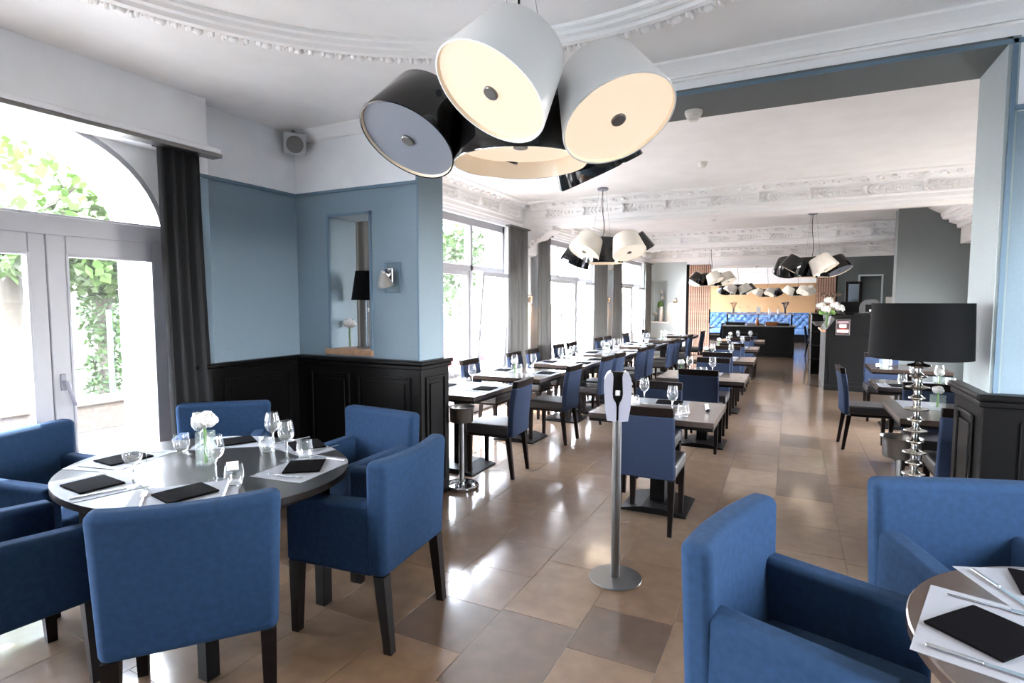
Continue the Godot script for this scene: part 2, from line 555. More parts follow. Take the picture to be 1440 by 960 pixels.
func frame_rect(b: MB, x0: float, x1: float, z0: float, z1: float, y0: float, y1: float, w: float, r := 0.006) -> void:
	b.cbox(V(x0, y0, z0), V(x1, y1, z0 + w), r); b.cbox(V(x0, y0, z1 - w), V(x1, y1, z1), r)
	b.cbox(V(x0, y0, z0 + w), V(x1, y0 + w, z1 - w), r); b.cbox(V(x0, y1 - w, z0 + w), V(x1, y1, z1 - w), r)

func french_doors() -> void:
	# arched frame with a transom
	var b := MB.new()
	var o := arch_points(-1.75, 0.735, 0.0, 1.96, 0.68)
	var i := arch_points(-1.75, 0.70, 0.0, 1.96, 0.645)
	var poly := PackedVector2Array(o)
	i.reverse()
	for p in i: poly.append(p)
	b.prism(poly, V(-4.02, 0, 0), V(0, 0, 1), V(0, 1, 0), V(0.09, 0, 0), true)
	b.cbox(V(-4.03, 1.945, -2.47), V(-3.915, 2.06, -1.03), 0.008)
	b.cbox(V(-3.99, 2.06, -2.45), V(-3.935, 2.075, -1.05), 0.003)
	var fr := struct("door_1", b.done(), M.frame_white)
	var pane := PackedVector2Array(arch_points(-1.75, 0.70, 2.05, 2.05, 0.555))
	b = MB.new()
	b.prism(pane, V(-3.978, 0, 0), V(0, 0, 1), V(0, 1, 0), V(0.006, 0, 0))
	part("fanlight_pane", b.done(), M.pane, fr)
	# two door leaves
	for s in 2:
		var z0 := -2.448 if s == 0 else -1.748
		var z1 := -1.752 if s == 0 else -1.052
		b = MB.new()
		b.cbox(V(-3.99, 0.02, z0), V(-3.915, 1.95, z0 + 0.085), 0.008)
		b.cbox(V(-3.99, 0.02, z1 - 0.10), V(-3.915, 1.95, z1), 0.008)
		b.cbox(V(-3.99, 0.02, z0 + 0.085), V(-3.915, 0.14, z1 - 0.10), 0.008)
		b.cbox(V(-3.99, 1.83, z0 + 0.085), V(-3.915, 1.95, z1 - 0.10), 0.008)
		# glazing bead
		frame_rect(b, -3.97, -3.908, z0 + 0.08, z1 - 0.095, 0.135, 1.838, 0.016, 0.004)
		var leaf := part("door_leaf", b.done(), M.frame_white, fr)
		part("glass_pane", boxm(V(-3.958, 0.13, z0 + 0.08), V(-3.950, 1.84, z1 - 0.09)), M.pane, leaf)
		if s == 0:
			b = MB.new()
			b.cbox(V(-3.915, 1.02, -1.815), V(-3.905, 1.12, -1.785), 0.004)
			b.tube([V(-3.91, 1.07, -1.80), V(-3.86, 1.07, -1.80)], 0.010, 10)
			b.tube([V(-3.865, 1.075, -1.80), V(-3.86, 1.0, -1.815), V(-3.862, 0.93, -1.835)], 0.011, 10)
			part("door_handle", b.done(), M.plastic_white, leaf)

func raised_panel(parent: Node, c: Vector3, ax: Vector3, out: Vector3, w: float, h: float) -> void:
	# moulding frame plus raised field, standing on a wall whose normal is out
	var t := Transform3D(Basis(ax, Vector3.UP, out), c)
	var b := MB.new()
	var fw := 0.022
	b.cbox(V(-w / 2, -h / 2, 0), V(-w / 2 + fw, h / 2, 0.014), 0.006, t); b.cbox(V(w / 2 - fw, -h / 2, 0), V(w / 2, h / 2, 0.014), 0.006, t)
	b.cbox(V(-w / 2 + fw, -h / 2, 0), V(w / 2 - fw, -h / 2 + fw, 0.014), 0.006, t); b.cbox(V(-w / 2 + fw, h / 2 - fw, 0), V(w / 2 - fw, h / 2, 0.014), 0.006, t)
	part("panel_moulding", b.done(), M.wainscot, parent)
	b = MB.new()
	b.cbox(V(-w / 2 + 0.055, -h / 2 + 0.055, 0), V(w / 2 - 0.055, h / 2 - 0.055, 0.012), 0.011, t)
	part("panel_field", b.done(), M.wainscot, parent)

func wainscot_run(called: String, lo: Vector3, hi: Vector3, cap: float, skip := 0) -> MeshInstance3D:
	# skip: bit 1 = no cap over the low x side, 2 = none over the high x side
	var b := MB.new()
	b.cbox(lo, V(hi.x, 1.07, hi.z), 0.006)
	var w := struct(called, b.done(), M.wainscot)
	b = MB.new()
	var a := V(lo.x - (0.0 if skip & 1 else cap), 1.07, lo.z - (0.0 if skip & 4 else cap))
	var c := V(hi.x + (0.0 if skip & 2 else cap), 1.105, hi.z + cap)
	b.rbox(a, c, 0.014, 2)
	b.cbox(a + V(0.012, -0.03, 0.012), V(c.x - 0.012, 1.07, c.z - 0.012), 0.008)
	part("cap_moulding", b.done(), M.wainscot, w)
	return w

func wainscot_front() -> void:
	# left wall, from the curtain to the corner
	var w := wainscot_run("trim_9", V(-3.79, 0, -3.5), V(-3.745, 1.1, -2.55), 0.025, 1 | 4)
	raised_panel(w, V(-3.745, 0.55, -3.05), V(0, 0, -1), V(1, 0, 0), 0.62, 0.86)
	# back stub
	w = wainscot_run("trim_10", V(-3.76, 0, -3.83), V(-2.475, 1.1, -3.445), 0.03, 1)
	raised_panel(w, V(-3.38, 0.55, -3.445), V(1, 0, 0), V(0, 0, 1), 0.42, 0.86)
	raised_panel(w, V(-2.83, 0.55, -3.445), V(1, 0, 0), V(0, 0, 1), 0.52, 0.86)
	raised_panel(w, V(-2.475, 0.55, -3.635), V(0, 0, -1), V(1, 0, 0), 0.27, 0.86)
	# right pier
	w = wainscot_run("trim_11", V(0.855, 0, -3.97), V(3.3, 1.1, -3.445), 0.03, 2)
	raised_panel(w, V(0.855, 0.55, -3.71), V(0, 0, 1), V(-1, 0, 0), 0.30, 0.86)
	raised_panel(w, V(1.25, 0.55, -3.445), V(1, 0, 0), V(0, 0, 1), 0.5, 0.86)
	raised_panel(w, V(1.9, 0.55, -3.445), V(1, 0, 0), V(0, 0, 1), 0.5, 0.86)

# ------------------------------------------------------------------ long hall
const WIN := [[-4.6, -7.72], [-8.95, -12.0], [-13.45, -16.55]]

func build_hall() -> void:
	struct("ceiling", boxm(V(-4.3, 3.1, -17.6), V(3.4, 3.3, -3.9)), M.ceiling_paint)
	var b := MB.new()
	b.box(V(-4.3, 0, -4.6), V(-3.9, 2.7, -3.85))
	b.box(V(-4.3, 0, -8.95), V(-3.9, 2.7, -7.72))
	b.box(V(-4.3, 0, -13.45), V(-3.9, 2.7, -12.0))
	b.box(V(-4.3, 0, -17.6), V(-3.9, 2.7, -16.55))
	b.box(V(-4.3, 2.7, -17.6), V(-3.9, 3.1, -3.85))
	struct("wall_left", b.done(), M.white_paint)
	for i in 3: hall_window(i + 1, WIN[i][0], WIN[i][1])
	# right side: far wall piece, soffit and the grey wall that faces the room
	b = MB.new()
	b.box(V(3.0, 0, -11.65), V(3.3, 3.1, -9.1)); b.box(V(3.0, 0, -6.75), V(3.3, 3.1, -3.94))
	b.box(V(3.0, 0, -9.1), V(3.3, 0.1, -6.75)); b.box(V(3.0, 2.48, -9.1), V(3.3, 3.1, -6.75))
	struct("wall_right", b.done(), M.grey_wall)
	struct("trim_12", boxm(V(2.41, 2.49, -11.35), V(3.0, 3.1, -3.94)), M.plaster)
	struct("wall_right", boxm(V(1.57, 0, -11.65), V(3.0, 3.1, -11.35)), M.grey_wall)
	struct("wall_right", boxm(V(2.75, 0, -17.6), V(3.05, 3.1, -11.65)), M.grey_wall)
	# end wall with two shallow niches, either side of the sliding slat screens
	b = MB.new()
	b.box(V(-3.9, 0, -17.6), V(-3.79, 2.75, -17.2)); b.box(V(-3.33, 0, -17.6), V(-2.78, 2.75, -17.2))
	b.box(V(-3.79, 0, -17.6), V(-3.33, 0.97, -17.2)); b.box(V(-3.79, 2.19, -17.6), V(-3.33, 2.75, -17.2))
	b.box(V(-3.79, 0.97, -17.6), V(-3.33, 2.19, -17.4))
	struct("wall_end", b.done(), M.pale_blue_wall)
	b = MB.new()
	for q in [[-3.83, -3.79, 0.93, 2.23], [-3.33, -3.29, 0.93, 2.23], [-3.83, -3.29, 2.19, 2.23]]:
		b.box(V(q[0], q[2], -17.2), V(q[1], q[3], -17.18))
	struct("trim_13", b.done(), M.pale_blue_wall)
	struct("trim_13", boxm(V(-3.85, 0.925, -17.35), V(-3.27, 0.97, -17.12), 0.004), M.white_paint)
	b = MB.new()
	b.box(V(1.06, 0, -17.6), V(1.6, 2.75, -17.2)); b.box(V(2.07, 0, -17.6), V(2.75, 2.75, -17.2))
	b.box(V(1.6, 2.23, -17.6), V(2.07, 2.75, -17.2)); b.box(V(1.6, 0, -17.6), V(2.07, 0.9, -17.2)); b.box(V(1.6, 0.9, -17.6), V(2.07, 2.23, -17.4))
	struct("wall_end", b.done(), M.grey_wall)
	b = MB.new()
	for q in [[1.56, 1.6, 0.9, 2.27], [2.07, 2.11, 0.9, 2.27], [1.56, 2.11, 2.23, 2.27]]: b.box(V(q[0], q[2], -17.2), V(q[1], q[3], -17.18))
	struct("trim_13", b.done(), M.pale_blue_wall)
	struct("wall_end", boxm(V(-2.78, 2.60, -18.7), V(1.06, 3.1, -17.2)), M.white_paint)
	struct("wall_end", boxm(V(-3.9, 2.75, -17.6), V(-2.78, 3.1, -17.2)), M.white_paint)
	struct("wall_end", boxm(V(1.06, 2.75, -17.6), V(2.75, 3.1, -17.2)), M.white_paint)
	# ceiling beams
	struct("trim_14", boxm(V(-3.9, 2.74, -8.62), V(2.45, 3.1, -8.2)), M.plaster)
	struct("trim_15", boxm(V(-3.9, 2.74, -13.4), V(2.75, 3.1, -13.0)), M.plaster)
	# slatted sliding screens
	slat_screen(-2.70, -2.10, "sliding screen of vertical pale wood slats, left of the buffet opening", -2.12)
	slat_screen(0.60, 1.06, "sliding screen of vertical pale wood slats, right of the buffet opening behind the bar", 0.63)
	struct("trim_16", boxm(V(-2.78, 0, -17.5), V(-2.70, 2.66, -17.17)), M.black_satin)
	struct("trim_16", boxm(V(1.06, 0, -17.5), V(1.09, 2.66, -17.19)), M.black_satin)

func slat_screen(x0: float, x1: float, label: String, hx: float) -> void:
	var o := thing("slat_screen", label, "screen", V((x0 + x1) / 2, 0, -17.16), 0.0, "")
	var w := (x1 - x0)
	part("backing", boxm(V(-w / 2, 0.0, -0.04), V(w / 2, 2.64, 0.0)), M.dark_wood, o)
	var n := roundi(w / 0.06)
	var sl := boxm(V(-0.022, 0.01, 0), V(0.022, 2.63, 0.03), 0.003)
	for i in n: part("slat", sl, M.slat_wood, o, Transform3D(Basis(), V(-w / 2 + (i + 0.5) * w / n, 0, 0)))
	part("pull_handle", boxm(V(-0.02, 0.95, 0.035), V(0.02, 1.35, 0.06), 0.004), M.black_satin, o, Transform3D(Basis(), V(hx - (x0 + x1) / 2 - 0.02 * signf(hx), 0, 0)), "black pull handle")

func hall_window(n: int, z0: float, z1: float) -> void:
	# z0 is the near end; three bays, transom lights above, the end bays tilted in
	var b := MB.new()
	var xa := -4.06
	var xb := -3.96
	b.cbox(V(xa, 0.0, z1), V(xb, 2.70, z1 + 0.07), 0.006); b.cbox(V(xa, 0.0, z0 - 0.07), V(xb, 2.70, z0), 0.006)
	b.cbox(V(xa, 2.60, z1), V(xb, 2.70, z0), 0.006); b.cbox(V(xa, 0.0, z1), V(xb, 0.10, z0), 0.006)
	b.cbox(V(xa, 1.98, z1 + 0.07), V(xb, 2.06, z0 - 0.07), 0.006)
	var w := (z0 - z1 - 0.14)
	var m := [z1 + 0.07, z1 + 0.07 + w * 0.31, z1 + 0.07 + w * 0.69, z0 - 0.07]
	for k in [1, 2]: b.cbox(V(xa, 0.1, m[k] - 0.035), V(xb, 2.6, m[k] + 0.035), 0.006)
	var fr := struct("window_%d" % n, b.done(), M.frame_white)
	for k in 3:
		var a: float = m[k] + (0.035 if k > 0 else 0.0)
		var c: float = m[k + 1] - (0.035 if k < 2 else 0.0)
		part("top_pane", boxm(V(-4.014, 2.06, a), V(-4.008, 2.6, c)), M.pane, fr)
		b = MB.new()
		var wz := c - a
		frame_rect(b, -0.03, 0.03, -wz / 2, wz / 2, 0.0, 1.88, 0.06)
		var tilt := 0.0 if k == 1 else -0.085
		var sash := part("sash", b.done(), M.frame_white, fr, Transform3D(Basis.from_euler(V(0, 0, tilt)), V(-3.985 if k != 1 else -4.01, 0.10, (a + c) / 2)))
		part("pane", boxm(V(-0.003, 0.06, -wz / 2 + 0.06), V(0.003, 1.82, wz / 2 - 0.06)), M.pane, sash)
		if k != 1:
			b = MB.new()
			b.cbox(V(0.03, 0.98, -0.012), V(0.04, 1.06, 0.012), 0.003, Transform3D(Basis(), V(0, 0, (wz / 2 - 0.03) * (1 if k == 0 else -1))))
			b.tube([V(0.05, 1.03, (wz / 2 - 0.03) * (1 if k == 0 else -1)), V(0.055, 0.92, (wz / 2 - 0.03) * (1 if k == 0 else -1))], 0.009, 8)
			part("sash_handle", b.done(), M.plastic_white, sash)

func build_back_room() -> void:
	struct("ceiling", boxm(V(-4.3, 2.95, -25.4), V(3.4, 3.2, -17.6)), M.ceiling_paint)
	struct("wall_back", boxm(V(-4.3, 0, -25.4), V(3.4, 2.30, -25.0)), M.cork)
	struct("wall_back", boxm(V(-4.3, 2.30, -25.4), V(3.4, 2.95, -24.98)), M.white_paint)
	struct("wall_right", boxm(V(3.05, 0, -25.0), V(3.4, 2.95, -17.6)), M.pale_blue_wall)
	var b := MB.new()
	b.box(V(-4.3, 0, -19.0), V(-3.9, 2.95, -17.6)); b.box(V(-4.3, 0, -25.0), V(-3.9, 2.95, -24.2)); b.box(V(-4.3, 2.65, -24.2), V(-3.9, 2.95, -19.0))
	struct("wall_left", b.done(), M.white_paint)
	hall_window(4, -19.0, -24.2)
	b = MB.new()
	for y in [2.34, 2.52, 2.72]: b.cbox(V(-3.9, y, -25.0), V(3.0, y + 0.035, -24.93), 0.01)
	struct("trim_17", b.done(), M.plaster)

# ------------------------------------------------------------------ plaster mouldings
func cornice(called: String, o: Vector3, along: Vector3, length: float, out: Vector3) -> void:
	var p := PackedVector2Array([Vector2(0, 0), Vector2(0.02, 0), Vector2(0.022, 0.03), Vector2(0.036, 0.045), Vector2(0.036, 0.09), Vector2(0.055, 0.105), Vector2(0.055, 0.118), Vector2(0.04, 0.125), Vector2(0.04, 0.235), Vector2(0.062, 0.245), Vector2(0.062, 0.262), Vector2(0.075, 0.27), Vector2(0.10, 0.30), Vector2(0.135, 0.325), Vector2(0.185, 0.338), Vector2(0.195, 0.345), Vector2(0.195, 0.36), Vector2(0, 0.36)])
	var b := MB.new()
	b.prism(p, o, out, Vector3.UP, along * length)
	var c := struct(called, b.done(), M.plaster)
	# relief: repeated bracket-and-leaf motifs in the frieze and a row of small scrolls above
	var t := Transform3D(Basis(along, Vector3.UP, out), o)
	b = MB.new()
	var k := 0
	var x := 0.25
	while x < length - 0.1:
		b.box(V(x, 0.126, 0.04), V(x + 0.034, 0.236, 0.105), t)
		b.blob(V(x + 0.017, 0.145, 0.095), V(0.024, 0.026, 0.026), 6, 4, t); b.blob(V(x + 0.017, 0.225, 0.095), V(0.024, 0.018, 0.026), 6, 4, t)
		for j in 7:
			var s := 1.0 - j * 0.10
			for up in [-1.0, 1.0]: b.blob(Vector3.ZERO, V(0.040 * s, 0.016, 0.036 * s), 7, 4, t * Transform3D(Basis(Vector3.BACK, up * 0.7), V(x + 0.075 + j * 0.058, 0.18 + up * 0.030 * s, 0.045)))
		for j in 4: b.blob(V(x + 0.50 + j * 0.024, 0.18, 0.042), V(0.012, 0.012, 0.016), 5, 3, t)
		x += 0.6; k += 1
	var n := int(length / 0.156)
	for j in n:
		b.blob(V(0.08 + j * 0.156, 0.298, 0.125), V(0.036, 0.024, 0.036), 6, 4, t)
		b.blob(V(0.13 + j * 0.156, 0.288, 0.10), V(0.012, 0.012, 0.015), 5, 3, t)
	var r := part("plaster_relief", b.done(), M.plaster, c)
	r.set_meta("kind", "stuff")

func build_mouldings() -> void:
	cornice("trim_18", V(-3.7, 2.74, -8.2), V(1, 0, 0), 5.95, V(0, 0, 1))
	cornice("trim_19", V(-3.7, 2.74, -13.0), V(1, 0, 0), 6.2, V(0, 0, 1))
	cornice("trim_20", V(-3.9, 2.74, -17.2), V(1, 0, 0), 6.3, V(0, 0, 1))
	for zz in [[-8.2, -3.95], [-13.0, -8.62], [-17.2, -13.4]]:
		cornice("trim_21", V(-3.9, 2.74, zz[0]), V(0, 0, 1), zz[1] - zz[0], V(1, 0, 0))
	# right-hand soffit cornice, bigger and bolder
	var p := PackedVector2Array([Vector2(0, 0), Vector2(0.05, 0), Vector2(0.06, 0.06), Vector2(0.16, 0.10), Vector2(0.17, 0.16), Vector2(0.27, 0.19), Vector2(0.28, 0.25), Vector2(0.34, 0.28), Vector2(0.44, 0.34), Vector2(0.45, 0.36), Vector2(0, 0.36)])
	var b := MB.new()
	b.prism(p, V(2.41, 2.74, -11.35), V(-1, 0, 0), Vector3.UP, V(0, 0, 2.72))
	b.prism(p, V(2.41, 2.74, -8.2), V(-1, 0, 0), Vector3.UP, V(0, 0, 4.25))
	var c := struct("trim_22", b.done(), M.plaster)
	b = MB.new()
	var z := -11.25
	while z < -4.2:
		if z < -8.7 or z > -8.1:
			b.blob(V(2.41 - 0.22, 2.90, z), V(0.06, 0.03, 0.05), 6, 4); b.blob(V(2.41 - 0.12, 2.83, z + 0.06), V(0.04, 0.03, 0.04), 6, 4)
		z += 0.16
	part("plaster_relief", b.done(), M.plaster, c).set_meta("kind", "stuff")
	b = MB.new()
	b.prism(p, V(2.75, 2.74, -17.2), V(-1, 0, 0), Vector3.UP, V(0, 0, 3.8))
	struct("trim_22", b.done(), M.plaster)
	# scroll corbels under the beams at the window wall
	for zc in [-8.62, -13.4]:
		p = PackedVector2Array()
		for q in [[0, 0.36], [0.52, 0.36], [0.52, 0.31], [0.47, 0.28], [0.42, 0.27], [0.36, 0.24], [0.30, 0.19], [0.24, 0.17], [0.19, 0.17], [0.14, 0.14], [0.12, 0.08], [0.12, 0.0], [0.09, -0.06], [0.0, -0.08]]: p.append(Vector2(q[0], q[1]))
		b = MB.new()
		b.prism(p, V(-3.9, 2.38, zc + 0.04), V(1, 0, 0), Vector3.UP, V(0, 0, 0.34), true)
		c = struct("trim_23", b.done(), M.plaster)
		b = MB.new()
		for j in 6: b.blob(V(-3.9 + 0.12 + 0.06 * j, 2.42 + 0.05 * j, zc + 0.385), V(0.035, 0.03, 0.018), 7, 4)
		part("plaster_relief", b.done(), M.plaster, c).set_meta("kind", "stuff")
	# front room: cove along the back wall and the great ceiling ring
	p = PackedVector2Array([Vector2(0, 0), Vector2(0.012, 0), Vector2(0.014, 0.012), Vector2(0.03, 0.03), Vector2(0.055, 0.05), Vector2(0.085, 0.065), Vector2(0.085, 0.08), Vector2(0, 0.08)])
	b = MB.new()
	b.prism(p, V(-3.78, 2.87, -3.5), V(0, 0, 1), Vector3.UP, V(6.07, 0, 0))
	struct("trim_24", b.done(), M.plaster)
	b = MB.new()
	b.prism(PackedVector2Array([Vector2(0, 0), Vector2(0.018, 0.004), Vector2(0.018, 0.016), Vector2(0, 0.02)]), V(-2.53, 2.845, -3.5), V(0, 0, 1), Vector3.UP, V(5.83, 0, 0))
	struct("trim_24", b.done(), M.plaster)
	b = MB.new()
	var tr := Transform3D(Basis(), V(-1.0, 0, -0.98))
	b.lathe([Vector2(1.755, 2.951), Vector2(1.757, 2.932), Vector2(1.775, 2.925), Vector2(1.78, 2.937), Vector2(1.795, 2.937), Vector2(1.80, 2.915), Vector2(1.82, 2.908), Vector2(1.826, 2.922), Vector2(1.842, 2.922), Vector2(1.85, 2.898), Vector2(1.875, 2.892), Vector2(1.882, 2.91), Vector2(1.89, 2.951)], 160, tr)
	c = struct("trim_25", b.done(), M.plaster)
	b = MB.new()
	var n := 380
	for j in n:
		var a := TAU * j / n
		var t := tr * Transform3D(Basis(Vector3.UP, a), V(0, 2.935, 0))
		var lift: float = [0.0, -0.008, 0.004, -0.012, 0.002][j % 5]
		b.blob(V(0, lift - 0.022, 1.905), V(0.014, 0.024, 0.026), 6, 4, t)
		b.blob(V(0.010, lift - 0.010, 1.935 + 0.012 * (j % 3)), V(0.011, 0.026, 0.028), 5, 3, t)
		if j % 5 == 0: b.blob(V(0.0, -0.035, 1.915), V(0.030, 0.022, 0.034), 6, 4, t)
	part("leaf_relief", b.done(), M.plaster, c).set_meta("kind", "stuff")

# ------------------------------------------------------------------ outdoors
func leaf_mesh(s: float) -> ArrayMesh:
	var b := MB.new()
	var p := [V(0, 0, -s), V(s * 0.75, 0.0, -s * 0.1), V(0, -s * 0.12, s), V(-s * 0.75, 0.0, -s * 0.1)]
	b.quadn(p[0], p[1], p[2], p[3], Vector3.UP, Vector3.UP, Vector3.UP, Vector3.UP)
	return b.done()

func foliage(parent: Node, called: String, spots: Array, s: float, m: Material) -> void:
	var mm := MultiMesh.new()
	mm.transform_format = MultiMesh.TRANSFORM_3D
	mm.mesh = leaf_mesh(s)
	mm.instance_count = spots.size()
	for i in spots.size():
		var bs := Basis.from_euler(V(rng.randf_range(-1.2, 1.2), rng.randf() * TAU, rng.randf_range(-1.0, 1.0)))
		mm.set_instance_transform(i, Transform3D(bs.scaled(Vector3.ONE * rng.randf_range(0.6, 1.25)), spots[i]))
	var o := MultiMeshInstance3D.new()
	o.name = called; o.multimesh = mm; o.material_override = m
	parent.add_child(o, true)
	o.set_meta("kind", "stuff")

func ball_spots(n: int, c: Vector3, r: Vector3, hollow := 0.45) -> Array:
	var a := []
	while a.size() < n:
		var p := V(rng.randf_range(-1, 1), rng.randf_range(-1, 1), rng.randf_range(-1, 1))
		if p.length() < 1.0 and p.length() > hollow: a.append(c + p * r)
	return a

func tree(called: String, label: String, base: Vector3, r: float, h: float, clumps: Array, leaves: int, s: float, m: Material, cat := "tree") -> Node3D:
	var o := thing(called, label, cat, base)
	var b := MB.new()
	b.tube([V(0, -0.1, 0), V(0.02, h * 0.35, 0.03), V(-0.03, h * 0.7, 0.0), V(0.02, h, 0.02)], r, 12, r * 0.7)
	var tr := part("trunk", b.done(), M.bark, o)
	for c in clumps:
		b = MB.new()
		b.tube([V(0, h * 0.9, 0), (V(0, h, 0) + c[0]) * 0.5 + V(0, 0.2, 0), c[0]], r * 0.32, 7, r * 0.1)
		part("branch", b.done(), M.bark, tr)
	var spots := []
	for c in clumps: spots.append_array(ball_spots(leaves / clumps.size(), c[0], c[1]))
	foliage(o, "foliage", spots, s, m)
	return o

func build_outdoors() -> void:
	struct("ground", boxm(V(-60, -0.4, -60), V(-4.3, -0.10, 40)), M.pavement)
	struct("ground", boxm(V(-14.5, -0.2, -60), V(-9.4, -0.085, 40)), M.street)
	# low stone wall in front of the French doors
	var o := thing("low_wall", "low buff stone garden wall outside the French doors", "wall", V(-8.1, -0.1, -3.4))
	part("wall_body", boxm(V(-0.13, 0, -3.6), V(0.13, 0.34, 5.5), 0.01), M.low_stone, o)
	part("coping", boxm(V(-0.17, 0.34, -3.6), V(0.17, 0.42, 5.5), 0.012), M.low_stone, o)
	# trees and ivy
	tree("plane_tree", "pale-barked leafy tree seen through the left pane of the French doors", V(-8.6, -0.1, -3.45), 0.20, 2.6,
		[[V(0.1, 3.2, 0.4), V(1.1, 0.8, 1.2)], [V(0.5, 2.6, -1.0), V(0.8, 0.5, 0.9)], [V(0.3, 3.4, -1.4), V(0.9, 0.9, 1.0)], [V(0.6, 2.25, 0.5), V(0.5, 0.35, 0.9)], [V(0.5, 2.2, -0.9), V(0.5, 0.35, 0.8)]], 3200, 0.085, M.leaf_light)
	o = thing("ivy_post", "dense green ivy climbing a post outside the right pane of the French doors", "ivy", V(-8.75, -0.1, -4.55))
	var b := MB.new()
	b.tube([V(0, 0, 0), V(0, 2.2, 0)], 0.13, 10)
	part("stem", b.done(), M.bark, o)
	var spots := []
	for i in 1500:
		var a := rng.randf() * TAU
		var y := rng.randf_range(0.35, 2.6)
		var rr := rng.randf_range(0.14, 0.26) + 0.05 * sin(y * 5.0)
		spots.append(V(cos(a) * rr, y, sin(a) * rr))
	foliage(o, "ivy_leaves", spots, 0.05, M.leaf_mid)
	spots = ball_spots(1100, V(0.15, 2.25, 0.1), V(0.5, 0.55, 0.75), 0.2)
	foliage(o, "ivy_crown", spots, 0.07, M.leaf_light)
	o = thing("fence_post", "green metal fence post in front of the ivy", "post", V(-8.35, -0.1, -4.42))
	part("post", boxm(V(-0.025, 0.4, -0.025), V(0.025, 1.55, 0.025), 0.004), M.green_post, o)
	part("post_foot", boxm(V(-0.04, 0.0, -0.04), V(0.04, 0.4, 0.04), 0.004), M.green_post, o)
	tree("street_tree", "leafy street tree beyond the nearest hall window", V(-9.2, -0.1, -12.8), 0.16, 2.4,
		[[V(0.2, 3.6, 0.6), V(1.5, 1.3, 1.6)], [V(0.0, 2.5, 1.6), V(1.0, 0.8, 1.0)], [V(0.4, 2.6, -0.6), V(1.0, 0.8, 1.1)], [V(0.4, 1.7, 1.2), V(0.7, 0.5, 0.8)], [V(1.0, 3.0, 0.2), V(0.9, 0.7, 1.0)], [V(1.0, 3.3, -1.0), V(0.9, 0.8, 0.9)]], 4600, 0.09, M.leaf_mid)
	tree("street_tree", "lower bushy tree behind the parked cars, beyond the nearest hall window", V(-11.0, -0.1, -16.4), 0.14, 1.4,
		[[V(0.0, 1.6, 0.3), V(1.0, 0.8, 1.2)], [V(0.2, 2.3, 0.9), V(0.9, 0.8, 1.0)], [V(0.2, 0.9, 1.0), V(0.8, 0.6, 0.9)]], 2200, 0.09, M.leaf_light)
	# grass bank and round shrub across the street
	o = thing("grass_bank", "green grass bank across the street", "grass", V(-17.5, -0.1, -12))
	part("turf", boxm(V(-2.0, 0, -8.0), V(2.0, 0.28, 10.0), 0.05), M.grass, o)
	o.get_child(0).set_meta("kind", "stuff")
	o = thing("round_shrub", "clipped round grey-green shrub across the street", "shrub", V(-18.4, 0.18, -10.2))
	b = MB.new()
	b.blob(V(0, 0.65, 0), V(0.7, 0.62, 0.75), 16, 10)
	part("shrub_body", b.done(), M.hedge, o)
	foliage(o, "shrub_leaves", ball_spots(1200, V(0, 0.65, 0), V(0.78, 0.7, 0.83), 0.85), 0.06, M.hedge)
	# houses across the street
	house("pale pink house with tall windows across the street, seen through the French doors", V(-25, 0.0, -11), 16.0, M.facade, 5)
	house("white house with dark-framed windows across the street, beyond the hall windows", V(-22, 0.0, -34), 24.0, M.facade_white, 7)
	car("red car parked outside the nearest hall window", V(-7.2, -0.1, -9.6), M.car_red)
	car("silver car parked across the street beyond the nearest hall window", V(-12.5, -0.085, -18.2), M.car_silver)
	o = thing("gate_pillar", "orange brick gate pillar seen through the middle hall window", "pillar", V(-8.5, -0.1, -20.4))
	part("pillar_body", boxm(V(-0.25, 0, -0.25), V(0.25, 1.5, 0.25), 0.01), M.brick_orange, o)
	part("pillar_cap", boxm(V(-0.32, 1.5, -0.32), V(0.32, 1.6, 0.32), 0.02), M.facade_white, o)

func house(label: String, c: Vector3, w: float, m: Material, n: int) -> void:
	var o := thing("house", label, "house", c)
	part("wall", boxm(V(-4, -0.2, -w / 2), V(0, 8, w / 2)), m, o)
	part("plinth", boxm(V(-0.1, -0.2, -w / 2), V(0.08, 0.7, w / 2), 0.02), M.facade_white, o)
	part("string_course", boxm(V(-0.1, 4.1, -w / 2), V(0.1, 4.35, w / 2), 0.02), M.facade_white, o)
	for k in n:
		for fl in 2:
			var z := -w / 2 + w * (k + 0.5) / n
			var b := MB.new()
			frame_rect(b, 0.0, 0.08, z - 0.65, z + 0.65, 1.2 + fl * 3.6, 3.3 + fl * 3.6, 0.1)
			b.cbox(V(0, 1.2 + fl * 3.6, z - 0.03), V(0.06, 3.2 + fl * 3.6, z + 0.03), 0.005)
			var f := part("window", b.done(), M.frame_white, o)
			part("pane", boxm(V(0.01, 1.25 + fl * 3.6, z - 0.6), V(0.03, 3.25 + fl * 3.6, z + 0.6)), M.facade_glass, f)

